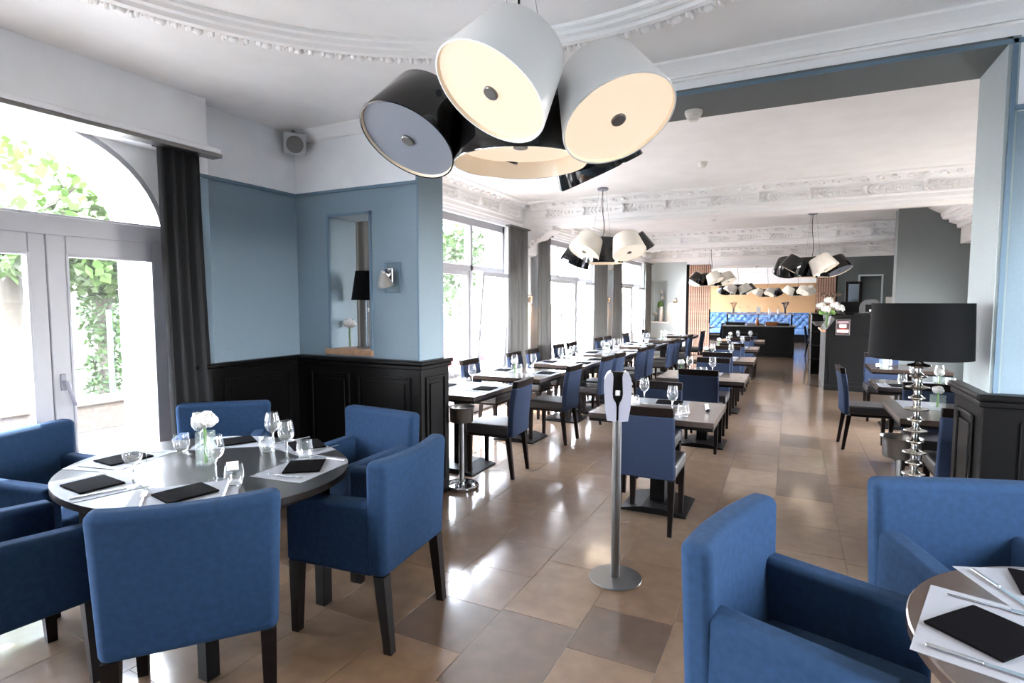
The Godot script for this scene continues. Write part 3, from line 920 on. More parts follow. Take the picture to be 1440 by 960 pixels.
func car(label: String, pos: Vector3, m: Material) -> void:
	var o := thing("car", label, "car", pos)
	var b := MB.new()
	b.prism(PackedVector2Array([Vector2(-2.0, 0.3), Vector2(-2.02, 0.72), Vector2(-1.85, 0.86), Vector2(-1.0, 0.95), Vector2(1.6, 0.95), Vector2(1.98, 0.85), Vector2(2.02, 0.3)]), V(-0.85, 0, 0), V(0, 0, 1), Vector3.UP, V(1.7, 0, 0), true)
	part("body", b.done(), m, o)
	b = MB.new()
	b.prism(PackedVector2Array([Vector2(-1.05, 0.95), Vector2(-0.35, 1.42), Vector2(0.9, 1.45), Vector2(1.65, 0.95)]), V(-0.72, 0, 0), V(0, 0, 1), Vector3.UP, V(1.44, 0, 0), true)
	part("cabin_glass", b.done(), M.facade_glass, o)
	part("roof", boxm(V(-0.7, 1.42, -0.38), V(0.7, 1.49, 0.92), 0.03), m, o)
	for z in [-1.25, 1.25]:
		for x in [-0.86, 0.70]:
			b = MB.new()
			b.lathe([Vector2(0, 0), Vector2(0.31, 0), Vector2(0.33, 0.03), Vector2(0.33, 0.15), Vector2(0, 0.16)], 16, Transform3D(Basis(Vector3.BACK, -PI / 2), V(x, 0.33, z)))
			part("wheel", b.done(), M.tyre, o)

# ------------------------------------------------------------------ curtains
func curtain(label: String, x: float, z0: float, z1: float, zb0: float, zb1: float, ytop: float, folds: int, group: String, amp := 0.045, cloth := "curtain") -> void:
	# hangs between z0 and z1 at the top, zb0 and zb1 at the hem
	var o := thing("curtain", label, "curtain", V(x, 0, 0), 0.0, group)
	var b := MB.new()
	var nu := folds * 8
	var nv := 14
	var f := func(i: int, j: int, side: float) -> Vector3:
		var u := float(i) / nu
		var t := float(j) / nv
		var ph := u * folds * TAU + 0.5 * sin(u * 9.0 + x)
		var a := amp * (0.55 + 0.45 * t) * (0.8 + 0.3 * sin(u * 13.0))
		var zz := lerpf(lerpf(z0, z1, u), lerpf(zb0, zb1, u), t * t)
		return V(a * sin(ph + 0.25 * sin(t * 4.0)) + side * 0.004, lerpf(ytop, 0.015, t), zz)
	for side in [1.0, -1.0]:
		for i in nu:
			for j in nv:
				var q := []
				var m := []
				for e in [[i, j], [i + 1, j], [i + 1, j + 1], [i, j + 1]]:
					var p: Vector3 = f.call(e[0], e[1], side)
					var du: Vector3 = f.call(e[0] + 1, e[1], side) - f.call(e[0] - 1, e[1], side)
					var dv: Vector3 = f.call(e[0], e[1] + 1, side) - f.call(e[0], e[1] - 1, side)
					var nn := du.cross(dv).normalized()
					if nn.x * side < 0.0 and absf(nn.x) > 0.02: nn = -nn
					q.append(p); m.append(nn)
				b.quadn(q[0], q[1], q[2], q[3], m[0], m[1], m[2], m[3])
	part("cloth", b.done(), M[cloth], o)
	b = MB.new()
	var za := minf(z0, z1)
	var zz2 := maxf(z0, z1)
	b.box(V(-amp, ytop - 0.01, za), V(amp, ytop + 0.012, zz2))
	part("heading", b.done(), M[cloth], o)

func build_curtains() -> void:
	var g := "grey curtains at the windows"
	curtain("charcoal grey curtain hanging from the pelmet beside the French doors", -3.72, -2.30, -2.60, -2.33, -2.69, 2.575, 4, g, 0.045, "curtain_charcoal")
	curtain("grey curtain of the hall seen through the niche behind the small lamp", -3.70, -4.10, -4.62, -4.10, -4.62, 2.68, 5, g)
	curtain("grey curtain at the far side of the nearest hall window", -3.76, -7.45, -8.15, -7.35, -8.2, 2.68, 6, g)
	curtain("grey curtain at the near side of the middle hall window", -3.76, -8.55, -9.1, -8.5, -9.25, 2.68, 5, g)
	curtain("grey curtain at the far side of the middle hall window", -3.76, -11.5, -12.5, -11.4, -12.55, 2.68, 6, g)
	curtain("grey curtain at the near side of the farthest hall window", -3.76, -12.95, -13.75, -12.9, -13.9, 2.68, 5, g)
	curtain("grey curtain in the corner by the end wall niche", -3.76, -16.2, -17.0, -16.1, -17.05, 2.68, 5, g)

# ------------------------------------------------------------------ seats
func leg(b: MB, x: float, z: float, top: float, w0: float, w1: float, sx := 0.0, sz := 0.0) -> void:
	# square tapering leg from (x, top, z) to the floor, foot shifted by sx, sz
	var p := []
	for e in [[-1, -1], [1, -1], [1, 1], [-1, 1]]:
		p.append(V(x + e[0] * w0, top, z + e[1] * w0)); p.append(V(x + sx + e[0] * w1, 0.0, z + sz + e[1] * w1))
	for k in 4:
		var a := k * 2
		var c := ((k + 1) % 4) * 2
		var mid: Vector3 = (p[a] + p[c]) * 0.5 - V(x, top, z)
		b.quad(p[a], p[c], p[c + 1], p[a + 1], mid)
	b.quad(p[1], p[3], p[5], p[7], Vector3.DOWN)
	b.quad(p[0], p[2], p[4], p[6], Vector3.UP)

func make_armchair(label: String, pos: Vector3, turn: float) -> Node3D:
	var o := thing("armchair", label, "armchair", pos, turn, "")
	# back: gently hollowed, top leaning back
	var bend := func(p: Vector3) -> Vector3:
		var t := clampf((p.y - 0.35) / 0.52, 0.0, 1.0)
		return V(p.x * (1.0 + 0.075 * t), p.y - 0.006 * t * (1.0 - pow(p.x / 0.28, 2.0)), p.z - 0.010 * t - 0.034 * t * (1.0 - pow(p.x / 0.28, 2.0)))
	var b := MB.new()
	b.rbox(V(-0.278, 0.345, -0.262), V(0.278, 0.87, -0.165), 0.034, 5, Vector3i(8, 8, 1), bend)
	part("backrest", b.done(), M.suede, o)
	for s in [-1.0, 1.0]:
		b = MB.new()
		var arm := func(p: Vector3) -> Vector3:
			var t := clampf((p.z + 0.2) / 0.48, 0.0, 1.0)
			return V(p.x, p.y + (0.012 - 0.022 * t) * clampf((p.y - 0.45) / 0.2, 0.0, 1.0), p.z)
		b.rbox(V(-0.046, 0.345, -0.20), V(0.046, 0.665, 0.275), 0.026, 4, Vector3i(1, 3, 5), arm, Transform3D(Basis(), V(s * 0.233, 0, 0)))
		part("armrest", b.done(), M.suede, o)
	b = MB.new()
	b.rbox(V(-0.21, 0.345, -0.19), V(0.21, 0.40, 0.27), 0.012, 2)
	part("seat_frame", b.done(), M.suede, o)
	b = MB.new()
	var puff := func(p: Vector3) -> Vector3: return V(p.x, p.y + (0.014 * cos(p.x * 7.0) * cos((p.z - 0.04) * 6.0) if p.y > 0.44 else 0.0), p.z)
	b.rbox(V(-0.196, 0.39, -0.175), V(0.196, 0.475, 0.285), 0.028, 4, Vector3i(6, 1, 6), puff)
	part("seat_cushion", b.done(), M.suede, o)
	for e in [[-1, 1, 0.0, 0.01], [1, 1, 0.0, 0.01], [-1, -1, 0.0, -0.035], [1, -1, 0.0, -0.035]]:
		b = MB.new()
		leg(b, e[0] * 0.243, e[1] * 0.232 + 0.005, 0.35, 0.027, 0.019, e[2], e[3])
		part("leg", b.done(), M.dark_wood, o)
	return o

func build_armchairs() -> void:
	var a := make_armchair("blue suede armchair in front of the oval table, its whole back towards us", V(-2.03, 0, -1.351), -2.268)
	a.set_meta("group", "blue armchairs around the tables")
	var spots := [
		[-1.829, -2.108, -1.47, "blue suede armchair right of the oval table, seen side on with curved rear legs"],
		[-2.351, -2.587, -0.077, "blue suede armchair on the far right of the oval table, against the black wainscot"],
		[-3.330, -2.363, 0.678, "blue suede armchair behind the white flower vase, near the charcoal curtain"],
		[-3.50, -1.545, 1.84, "blue suede armchair against the French doors, left of the oval table"],
		[-2.785, -1.0, 3.02, "blue suede armchair cut off by the left edge, its outer armrest nearest us"],
		[0.076, -1.823, 1.293, "blue suede armchair left of the round table in the right foreground"],
		[0.656, -2.431, 0.352, "blue suede armchair behind the round table, below the silver floor lamp"]]
	for s in spots: copy(a, V(s[0], 0, s[1]), s[2], s[3], "armchair")

var chair0: Node3D
func make_chair(label: String) -> Node3D:
	var o := thing("dining_chair", label, "chair", Vector3.ZERO, 0.0, "blue dining chairs of the hall")
	var b := MB.new()
	b.rbox(V(-0.205, 0.385, -0.20), V(0.205, 0.472, 0.225), 0.022, 3, Vector3i(2, 1, 2))
	part("seat", b.done(), M.seat_leather, o)
	var bend := func(p: Vector3) -> Vector3:
		var t := clampf((p.y - 0.38) / 0.49, 0.0, 1.0)
		return V(p.x * (1.0 - 0.02 * t), p.y, p.z - 0.055 * t * t - 0.010 * cos(p.x * 7.0))
	b = MB.new()
	b.rbox(V(-0.20, 0.375, -0.232), V(0.20, 0.805, -0.178), 0.014, 3, Vector3i(5, 6, 1), bend)
	part("backrest", b.done(), M.chair_fabric, o)
	b = MB.new()
	b.rbox(V(-0.20, 0.803, -0.230), V(0.20, 0.866, -0.180), 0.008, 2, Vector3i(5, 1, 1), bend)
	part("top_rail", b.done(), M.dark_wood, o, Transform3D(), "dark wooden top rail")
	b = MB.new()
	b.cbox(V(-0.19, 0.36, -0.17), V(0.19, 0.388, 0.205), 0.004)
	part("seat_frame", b.done(), M.dark_wood, o)
	for e in [[-1, 1, 0.0, 0.0], [1, 1, 0.0, 0.0], [-1, -1, 0.0, -0.045], [1, -1, 0.0, -0.045]]:
		b = MB.new()
		leg(b, e[0] * 0.178, e[1] * 0.188 + 0.005, 0.365, 0.021, 0.014, e[2], e[3])
		part("leg", b.done(), M.dark_wood, o)
	return o

func chair(x: float, z: float, turn: float, label: String) -> void:
	# x, z is the middle of the top of the back; the seat lies ahead of it
	var c := V(x, 0, z) + V(sin(turn), 0, cos(turn)) * 0.285
	if chair0 == null:
		chair0 = make_chair(label)
		chair0.position = c; chair0.rotation.y = turn
	else: copy(chair0, c, turn, label, "dining_chair")

var table0: Node3D
func dining_table(x0: float, x1: float, z0: float, z1: float, label: String, group: String) -> Node3D:
	var o := thing("dining_table", label, "table", V((x0 + x1) / 2, 0, (z0 + z1) / 2), 0.0, group)
	var hx := absf(x1 - x0) / 2
	var hz := absf(z1 - z0) / 2
	part("tabletop", boxm(V(-hx, 0.712, -hz), V(hx, 0.75, hz), 0.003), M.table_top, o)
	part("edge_band", boxm(V(-hx + 0.006, 0.690, -hz + 0.006), V(hx - 0.006, 0.712, hz - 0.006)), M.table_dark, o)
	var posts := [0.0] if hz < 0.5 else [-hz * 0.55, hz * 0.55]
	for p in posts:
		part("pedestal", boxm(V(-0.055, 0.03, -0.055), V(0.055, 0.69, 0.055), 0.004), M.table_dark, o, Transform3D(Basis(), V(0, 0, p)))
		var b := MB.new()
		b.prism(PackedVector2Array([Vector2(-0.24, 0), Vector2(0.24, 0), Vector2(0.24, 0.012), Vector2(0.08, 0.045), Vector2(-0.08, 0.045), Vector2(-0.24, 0.012)]), V(0, 0, p - 0.22), V(1, 0, 0), Vector3.UP, V(0, 0, 0.44))
		part("base_plate", b.done(), M.table_dark, o)
	return o

# ------------------------------------------------------------------ tableware prototypes
var proto := {}
func place(kind: String, pos: Vector3, turn: float, label: String, group: String) -> void:
	if proto.has(kind):
		copy(proto[kind], pos, turn, label, kind, group)
		return
	var cats := {"wine_glass": "wine glass", "tumbler": "glass", "napkin": "napkin", "placemat": "placemat", "fork": "fork", "knife": "knife", "flower_vase": "vase", "menu_card": "card"}
	var o := thing(kind, label, cats[kind], pos, turn, group)
	proto[kind] = o
	var b := MB.new()
	match kind:
		"wine_glass":
			b.lathe([Vector2(0.034, 0.001), Vector2(0.035, 0.003), Vector2(0.012, 0.007), Vector2(0.0, 0.008)], 24)
			part("foot", b.done(), M.drinking_glass, o)
			b = MB.new()
			b.lathe([Vector2(0.012, 0.006), Vector2(0.0045, 0.014), Vector2(0.0036, 0.04), Vector2(0.004, 0.085), Vector2(0.008, 0.096)], 12)
			part("stem", b.done(), M.thick_glass, o)
			b = MB.new()
			b.lathe([Vector2(0.0, 0.094), Vector2(0.010, 0.096), Vector2(0.026, 0.108), Vector2(0.037, 0.128), Vector2(0.040, 0.145), Vector2(0.037, 0.170), Vector2(0.030, 0.205), Vector2(0.0285, 0.205), Vector2(0.0355, 0.169), Vector2(0.0385, 0.145), Vector2(0.0355, 0.129), Vector2(0.025, 0.110), Vector2(0.0, 0.097)], 24)
			part("bowl", b.done(), M.drinking_glass, o)
		"tumbler":
			b.lathe([Vector2(0.0, 0.0), Vector2(0.026, 0.0), Vector2(0.030, 0.006), Vector2(0.040, 0.035), Vector2(0.041, 0.055), Vector2(0.035, 0.092), Vector2(0.0335, 0.092), Vector2(0.0395, 0.055), Vector2(0.0385, 0.036), Vector2(0.029, 0.010), Vector2(0.0, 0.009)], 24)
			part("glass_wall", b.done(), M.drinking_glass, o)
			b = MB.new()
			b.lathe([Vector2(0, 0.0005), Vector2(0.025, 0.0005), Vector2(0.027, 0.004), Vector2(0.024, 0.0085), Vector2(0, 0.0085)], 20)
			part("glass_base", b.done(), M.thick_glass, o)
		"napkin":
			var fold := func(p: Vector3) -> Vector3: return V(p.x, p.y + 0.004 * cos(p.x * 9.0) * cos(p.z * 11.0), p.z)
			b.rbox(V(-0.10, 0.0, -0.085), V(0.10, 0.006, 0.085), 0.002, 1, Vector3i(6, 1, 6), fold)
			part("cloth", b.done(), M.napkin, o)
			part("folded_layer", boxm(V(-0.098, 0.0, -0.084), V(0.099, 0.003, 0.083), 0.001), M.napkin, o)
		"placemat":
			part("mat", boxm(V(-0.20, 0, -0.14), V(0.20, 0.0016, 0.14), 0.0004), M.mat_paper, o)
		"fork":
			b.rbox(V(-0.004, 0.001, -0.10), V(0.004, 0.0035, 0.03), 0.0012, 2)
			part("handle", b.done(), M.cutlery, o)
			b = MB.new()
			b.rbox(V(-0.0105, 0.002, 0.03), V(0.0105, 0.0045, 0.055), 0.0012, 2)
			for k in 4: b.box(V(-0.010 + k * 0.0058, 0.0025, 0.055), V(-0.0075 + k * 0.0058, 0.0045, 0.098))
			part("tines", b.done(), M.cutlery, o)
		"knife":
			b.rbox(V(-0.006, 0.001, -0.115), V(0.006, 0.007, -0.01), 0.003, 2)
			part("handle", b.done(), M.cutlery, o)
			b = MB.new()
			b.prism(PackedVector2Array([Vector2(-0.006, -0.01), Vector2(0.007, -0.01), Vector2(0.009, 0.06), Vector2(0.004, 0.108), Vector2(-0.006, 0.112)]), V(0, 0.002, 0), V(1, 0, 0), V(0, 0, 1), V(0, 0.002, 0))
			part("blade", b.done(), M.cutlery, o)
		"flower_vase":
			flower_vase(o, 0.035, 0.10, 0.045, true)
		"menu_card":
			b.lathe([Vector2(0, 0), Vector2(0.014, 0), Vector2(0.014, 0.018), Vector2(0, 0.02)], 12)
			part("holder", b.done(), M.black_satin, o)
			part("card", boxm(V(-0.025, 0.018, -0.0008), V(0.025, 0.058, 0.0008)), M.paper_white, o, Transform3D(Basis.from_euler(V(-0.25, 0, 0)), Vector3.ZERO))

func blossom(b: MB, c: Vector3, r: float, n := 46) -> void:
	# a ruffled head of overlapping cupped petals
	for i in n:
		var u := 1.0 - 1.75 * (i + 0.5) / n
		var a := i * 2.39996
		var d := V(sqrt(maxf(0.0, 1.0 - u * u)) * cos(a), u * 0.72 + 0.15, sqrt(maxf(0.0, 1.0 - u * u)) * sin(a))
		var s := r * (0.34 + 0.1 * sin(i * 5.1))
		var bs := Basis.looking_at(d.normalized(), Vector3.UP if absf(d.normalized().y) < 0.95 else Vector3.RIGHT)
		bs = bs * Basis.from_euler(V(0.5 * sin(i * 3.7), 0.5 * cos(i * 2.3), i * 0.7))
		b.blob(Vector3.ZERO, V(s, s * 0.75, s * 0.16), 6, 4, Transform3D(bs, c + d * r * 0.72))

func flower_vase(o: Node3D, w: float, h: float, fr: float, square := true) -> void:
	var b := MB.new()
	if square:
		frame_tube(b, w, h)
	else:
		b.lathe([Vector2(0, 0), Vector2(w, 0), Vector2(w * 0.8, h * 0.5), Vector2(w, h), Vector2(w - 0.003, h), Vector2(w * 0.8 - 0.003, h * 0.5), Vector2(w - 0.004, 0.006), Vector2(0, 0.006)], 20)
	part("vase_glass", b.done(), M.vase_glass, o)
	b = MB.new()
	for k in 3: b.tube([V(0.006 * cos(k * 2.1), 0.008, 0.006 * sin(k * 2.1)), V(0.004 * cos(k * 2.1 + 1), h, 0.004 * sin(k * 2.1 + 1)), V(0.010 * cos(k * 2.1), h + fr * 0.5, 0.010 * sin(k * 2.1))], 0.0035, 6)
	part("stems", b.done(), M.stalk, o)
	b = MB.new()
	blossom(b, V(0, h + fr * 0.75, 0), fr)
	part("blossom", b.done(), M.petal, o)

func frame_tube(b: MB, w: float, h: float) -> void:
	for s in [-1.0, 1.0]:
		b.box(V(-w, 0.0, s * w - 0.0018), V(w, h, s * w + 0.0018))
		b.box(V(s * w - 0.0018, 0.0, -w), V(s * w + 0.0018, h, w))
	b.box(V(-w, 0, -w), V(w, 0.010, w))

# one place setting; c = middle of the mat, dir = from diner to table centre
func setting(c: Vector3, turn: float, where: String, grp: String, rich: bool) -> void:
	var bs := Basis(Vector3.UP, turn)
	place("placemat", c, turn, "grey paper placemat " + where, "grey placemats")
	place("napkin", c + V(0, 0.002, 0) + bs * V(0, 0, -0.01), turn + 0.1, "black folded napkin " + where, "black napkins")
	if rich:
		place("fork", c + V(0, 0.0018, 0) + bs * V(0.145, 0, 0), turn, "steel fork " + where, "forks")
		place("knife", c + V(0, 0.0018, 0) + bs * V(-0.145, 0, 0), turn, "steel knife " + where, "knives")
	place("wine_glass", c + bs * V(-0.12, 0, 0.20), turn, "clear wine glass " + where, "wine glasses")
	place("tumbler", c + bs * V(-0.03, 0.0, 0.21), turn, "clear stemless tumbler " + where, "tumblers")

func build_dining_furniture() -> void:
	var Y := 0.75
	# window row ------------------------------------------------------
	var L := [[-3.1, -2.37, -4.06, -4.84], [-3.15, -2.31, -5.30, -6.15], [-3.02, -2.28, -6.65, -7.85], [-2.95, -2.20, -8.15, -9.40], [-2.88, -2.14, -10.0, -11.2], [-2.82, -2.06, -11.95, -12.75], [-2.80, -2.02, -13.7, -14.5]]
	var LA := [[[-2.09, -4.50]], [[-2.08, -5.80]], [[-2.06, -6.98], [-2.04, -7.50]], [[-1.97, -8.50], [-1.96, -9.05]], [[-1.88, -10.38], [-1.87, -10.92]], [[-1.85, -12.3]], [[-1.83, -14.05]]]
	var LW := [[], [[-3.50, -5.83]], [[-3.44, -6.93], [-3.42, -7.5]], [[-3.42, -8.55], [-3.40, -9.1]], [[-3.36, -10.5], [-3.34, -11.05]], [[-3.32, -12.35]], [[-3.30, -14.1]]]
	for i in L.size():
		var t: Array = L[i]
		var nm: String = "the %s table of the window row" % ORD[i]
		dining_table(t[0], t[1], t[2], t[3], "dark wooden dining table, %s in the window row counted from the pier" % ORD[i], "dining tables in the window row")
		for k in LA[i].size():
			var c: Array = LA[i][k]
			var w: String = "" if LA[i].size() == 1 else (" nearer" if k == 0 else " farther")
			chair(c[0], c[1], -PI / 2 + (0.06 if i == 0 else -0.02), "blue dining chair on the%s aisle side of %s" % [w, nm])
			setting(V(t[1] - 0.15, Y, c[1]), -PI / 2, "on the%s aisle side of %s" % [w, nm], "", i < 3)
		for k in maxi(LW[i].size(), 1):
			var w2: String = "" if LA[i].size() == 1 else (" nearer" if k == 0 else " farther")
			var zc: float = LA[i][k][1]
			if LW[i].size() > 0:
				var c2: Array = LW[i][k]
				chair(c2[0], c2[1], PI / 2, "blue dining chair on the%s window side of %s" % [w2, nm])
				zc = c2[1]
			setting(V(t[0] + 0.15, Y, zc), PI / 2, "on the%s window side of %s" % [w2, nm], "", i < 2)
		if i > 0: place("flower_vase", V((t[0] + t[1]) / 2 - 0.02, Y, (t[2] + t[3]) / 2 + 0.12), 0.3, "white flower in a small glass vase on " + nm, "small flower vases")
	# middle row ------------------------------------------------------
	var R := [[-1.30, -0.43, -3.87, -4.68], [-1.27, -0.39, -6.02, -6.77], [-1.28, -0.42, -8.14, -8.84], [-1.33, -0.47, -10.25, -11.0], [-1.33, -0.46, -12.4, -13.1]]
	var CN := [[-0.85, -3.645], [-0.825, -5.92], [-0.88, -8.10], [-0.86, -10.0], [-0.83, -12.05]]
	var CF := [[-1.0, -4.91], [-0.835, -7.32], [-0.87, -9.42], [-0.86, -11.55], [-0.84, -13.6]]
	for i in R.size():
		var t: Array = R[i]
		var nm: String = "the %s table of the middle row" % ORD[i]
		dining_table(t[0], t[1], t[2], t[3], "dark wooden dining table, %s in the middle row counted from the sanitizer stand" % ORD[i], "dining tables in the middle row")
		chair(CN[i][0], CN[i][1], PI, "blue dining chair with its back to us at %s" % nm)
		chair(CF[i][0], CF[i][1], 0.0, "blue dining chair facing us behind %s" % nm)
		if i == 0:
			place("placemat", V(-0.84, Y, -4.02), PI, "grey paper placemat behind the sanitizer stand on " + nm, "grey placemats")
			place("napkin", V(-0.92, Y + 0.002, -4.03), PI, "black folded napkin behind the sanitizer stand on " + nm, "black napkins")
			place("placemat", V(-0.90, Y, -4.52), 0.0, "grey paper placemat at the far side of " + nm, "grey placemats")
			place("napkin", V(-0.84, Y + 0.002, -4.52), 0.1, "black folded napkin at the far side of " + nm, "black napkins")
			place("wine_glass", V(-1.015, Y, -4.40), 0, "clear wine glass standing at the far left on " + nm, "wine glasses")
			place("tumbler", V(-1.05, Y, -4.22), 0, "clear stemless tumbler beside the sanitizer head on " + nm, "tumblers")
			place("wine_glass", V(-0.735, Y, -4.06), 0, "clear wine glass nearest the table middle on " + nm, "wine glasses")
			place("tumbler", V(-0.645, Y, -3.98), 0, "clear stemless tumbler at the near right on " + nm, "tumblers")
			place("knife", V(-0.68, Y + 0.0018, -4.05), PI - 0.5, "steel knife beside the right tumbler on " + nm, "knives")
			place("menu_card", V(-0.52, Y, -4.28), 1.2, "small white menu card in a black holder on " + nm, "")
		else:
			setting(V(-0.86, Y, t[2] - 0.17), PI, "at the near side of " + nm, "", i < 3)
			setting(V(-0.86, Y, t[3] + 0.17), 0.0, "at the far side of " + nm, "", i < 2)
			place("flower_vase", V(t[0] + 0.2, Y, (t[2] + t[3]) / 2), 0.2, "white flower in a small glass vase on " + nm, "small flower vases")
	# right row --------------------------------------------------------
	var T3 := [[0.70, 1.60, -4.62, -5.47], [0.76, 1.66, -6.25, -6.9], [0.90, 1.70, -7.95, -8.7]]
	for i in 3:
		var t: Array = T3[i]
		var nm: String = "the %s table of the right row" % ORD[i]
		dining_table(t[0], t[1], t[2], t[3], "dark wooden dining table, %s in the right row counted from the floor lamp" % ORD[i], "dining tables in the right row")
		place("flower_vase", V([1.02, 1.28, 1.05][i], Y, [-5.2, -6.5, -8.2][i]), 0.4, "white flower in a small glass vase on " + nm, "small flower vases")
	setting(V(0.98, Y, -6.42), PI, "at the near left of the second table of the right row", "", true)
	setting(V(1.40, Y, -6.72), 0.0, "at the far right of the second table of the right row", "", false)
	place("menu_card", V(0.98, Y, -8.05), 0.4, "small white menu card on the third table of the right row", "")
	place("tumbler", V(1.12, Y, -8.35), 0.0, "clear stemless tumbler on the third table of the right row", "tumblers")
	place("placemat", V(0.93, Y, -5.28), PI / 2, "grey paper placemat at the left end of the first table of the right row", "grey placemats")
	chair(0.47, -6.95, PI / 2 + 0.06, "blue dining chair standing side on in the aisle before the bar")
	chair(1.10, -4.46, PI, "blue dining chair behind the silver lamp stem, its back to us")
	chair(1.12, -9.02, 0.0, "blue dining chair facing us behind the third table of the right row")
	chair(1.08, -5.80, 0.0, "blue dining chair facing us behind the first table of the right row")
	# chairs and table in the room behind
	chair(0.36, -18.3, PI / 2, "blue dining chair beyond the buffet, left one of the pair by the bar")
	chair(0.42, -16.6, PI / 2, "blue dining chair beyond the buffet, right one of the pair by the bar")
	dining_table(-3.3, -2.3, -19.2, -20.2, "dark table by the window of the back room, left of the buffet", "")
	chair(-1.95, -19.6, -PI / 2, "dark looking dining chair in the back room, left of the buffet")

# ------------------------------------------------------------------ the two laid tables in front
func build_round_settings() -> void:
	var Y := 0.75
	var C := Vector2(-2.534, -1.753)
	var o := thing("oval_table", "large dark oval dining table laid for six in the left foreground", "table", V(C.x, 0, C.y))
	var el := PackedVector2Array()
	for i in 72: el.append(Vector2(0.722 * cos(TAU * i / 72), 0.578 * sin(TAU * i / 72)))
	var b := MB.new()
	b.prism(el, V(0, 0.722, 0), V(1, 0, 0), V(0, 0, 1), V(0, 0.028, 0), true)
	part("tabletop", b.done(), M.oval_top, o)
	b = MB.new()
	var el2 := PackedVector2Array()
	for p in el: el2.append(p * 0.90)
	b.prism(el2, V(0, 0.685, 0), V(1, 0, 0), V(0, 0, 1), V(0, 0.037, 0), true)
	part("apron", b.done(), M.table_dark, o)
	for e in [[-1, -1], [1, -1], [1, 1], [-1, 1]]:
		part("leg", boxm(V(-0.03, 0, -0.03), V(0.03, 0.69, 0.03), 0.004), M.table_dark, o, Transform3D(Basis(), V(e[0] * 0.42, 0, e[1] * 0.32)))
	# seat order: front, right, far right, behind the vase, window, left edge
	var naps := [[-2.24, -1.445, -2.268], [-2.09, -1.945, -1.47], [-2.40, -2.25, -0.2], [-2.83, -2.13, 0.68], [-3.02, -1.635, 1.84], [-2.71, -1.335, 2.9]]
	var who := ["at the near seat of the oval table", "before the right armchair at the oval table", "at the far right seat of the oval table", "behind the vase on the oval table", "at the window seat of the oval table", "at the left end seat of the oval table"]
	for i in 6:
		var q: Array = naps[i]
		var t := Transform3D(Basis(Vector3.UP, q[2]), V(q[0], 0, q[1]))
		var poly := PackedVector2Array()
		for e in [[-0.20, -0.15], [0.20, -0.15], [0.20, 0.14], [-0.20, 0.14]]:
			var w := t * V(e[0], 0, e[1])
			poly.append(Vector2(w.x - C.x, w.z - C.y))
		var cut := Geometry2D.intersect_polygons(poly, el)
		b = MB.new()
		b.prism(cut[0], V(0, 0, 0), V(1, 0, 0), V(0, 0, 1), V(0, 0.0012 + 0.0003 * i, 0))
		var mt := thing("placemat", "grey paper placemat " + who[i], "placemat", V(C.x, Y, C.y), 0.0, "grey placemats")
		part("mat", b.done(), M.mat_paper, mt)
		place("napkin", V(q[0], Y + 0.0035, q[1]), q[2] + [0.5, 0.55, -0.35, 0.4, -0.3, 0.15][i], "black folded napkin " + who[i], "black napkins")
		var bs := Basis(Vector3.UP, q[2])
		var base := V(q[0], Y + 0.0035, q[1])
		place("fork", base + bs * V(0.15, 0, -0.01), q[2] + 0.08, "steel fork " + who[i], "forks")
		place("knife", base + bs * V(-0.155, 0, 0.0), q[2] - 0.06, "steel knife " + who[i], "knives")
	for e in [[-2.531, -1.405, "at the left end of the oval table, overlapping a tumbler"], [-2.817, -1.63, "against the bright door, on the window side of the oval table"], [-2.29, -1.62, "right in front of the flower vase on the oval table"], [-2.488, -2.10, "tallest against the black wainscot, far side of the oval table"], [-2.255, -1.985, "at the right of the oval table beside a tumbler"], [-2.854, -1.935, "half hidden behind the flower vase on the oval table"]]:
		place("wine_glass", V(e[0], Y + 0.002, e[1]), 0.0, "clear wine glass " + e[2], "wine glasses")
	for e in [[-2.475, -1.44, "beside the wine glass at the left end of the oval table"], [-2.915, -1.87, "left of the flower vase on the oval table"], [-2.16, -1.615, "in front of the white menu card on the oval table"], [-2.46, -2.04, "under the far wine glass on the oval table"], [-2.215, -2.065, "rightmost on the oval table"]]:
		place("tumbler", V(e[0], Y + 0.002, e[1]), 0.0, "clear stemless tumbler " + e[2], "tumblers")
	o = thing("tall_flower_vase", "white ruffled flower in a clear square vase on the oval table", "vase", V(-2.571, Y, -1.77), 0.4)
	flower_vase(o, 0.031, 0.165, 0.066)
	place("menu_card", V(-2.31, Y, -1.72), 0.9, "small white menu card in a black holder on the oval table", "")
	# round table at the right
	o = thing("round_table", "brown round dining table in the right foreground corner", "table", V(0.846, 0, -1.645))
	b = MB.new()
	b.lathe([Vector2(0, 0.715), Vector2(0.548, 0.715), Vector2(0.557, 0.722), Vector2(0.557, 0.746), Vector2(0.553, 0.75), Vector2(0, 0.75)], 80)
	part("tabletop", b.done(), M.table_top, o)
	b = MB.new()
	b.lathe([Vector2(0.05, 0.04), Vector2(0.05, 0.715)], 24)
	part("pedestal", b.done(), M.table_dark, o)
	b = MB.new()
	b.lathe([Vector2(0, 0), Vector2(0.28, 0), Vector2(0.28, 0.015), Vector2(0.06, 0.045), Vector2(0, 0.045)], 32)
	part("base_plate", b.done(), M.table_dark, o)
	var sets := [[0.46, -1.675, 1.293, "at the left of the round table"], [0.70, -2.01, 0.352, "at the back of the round table"]]
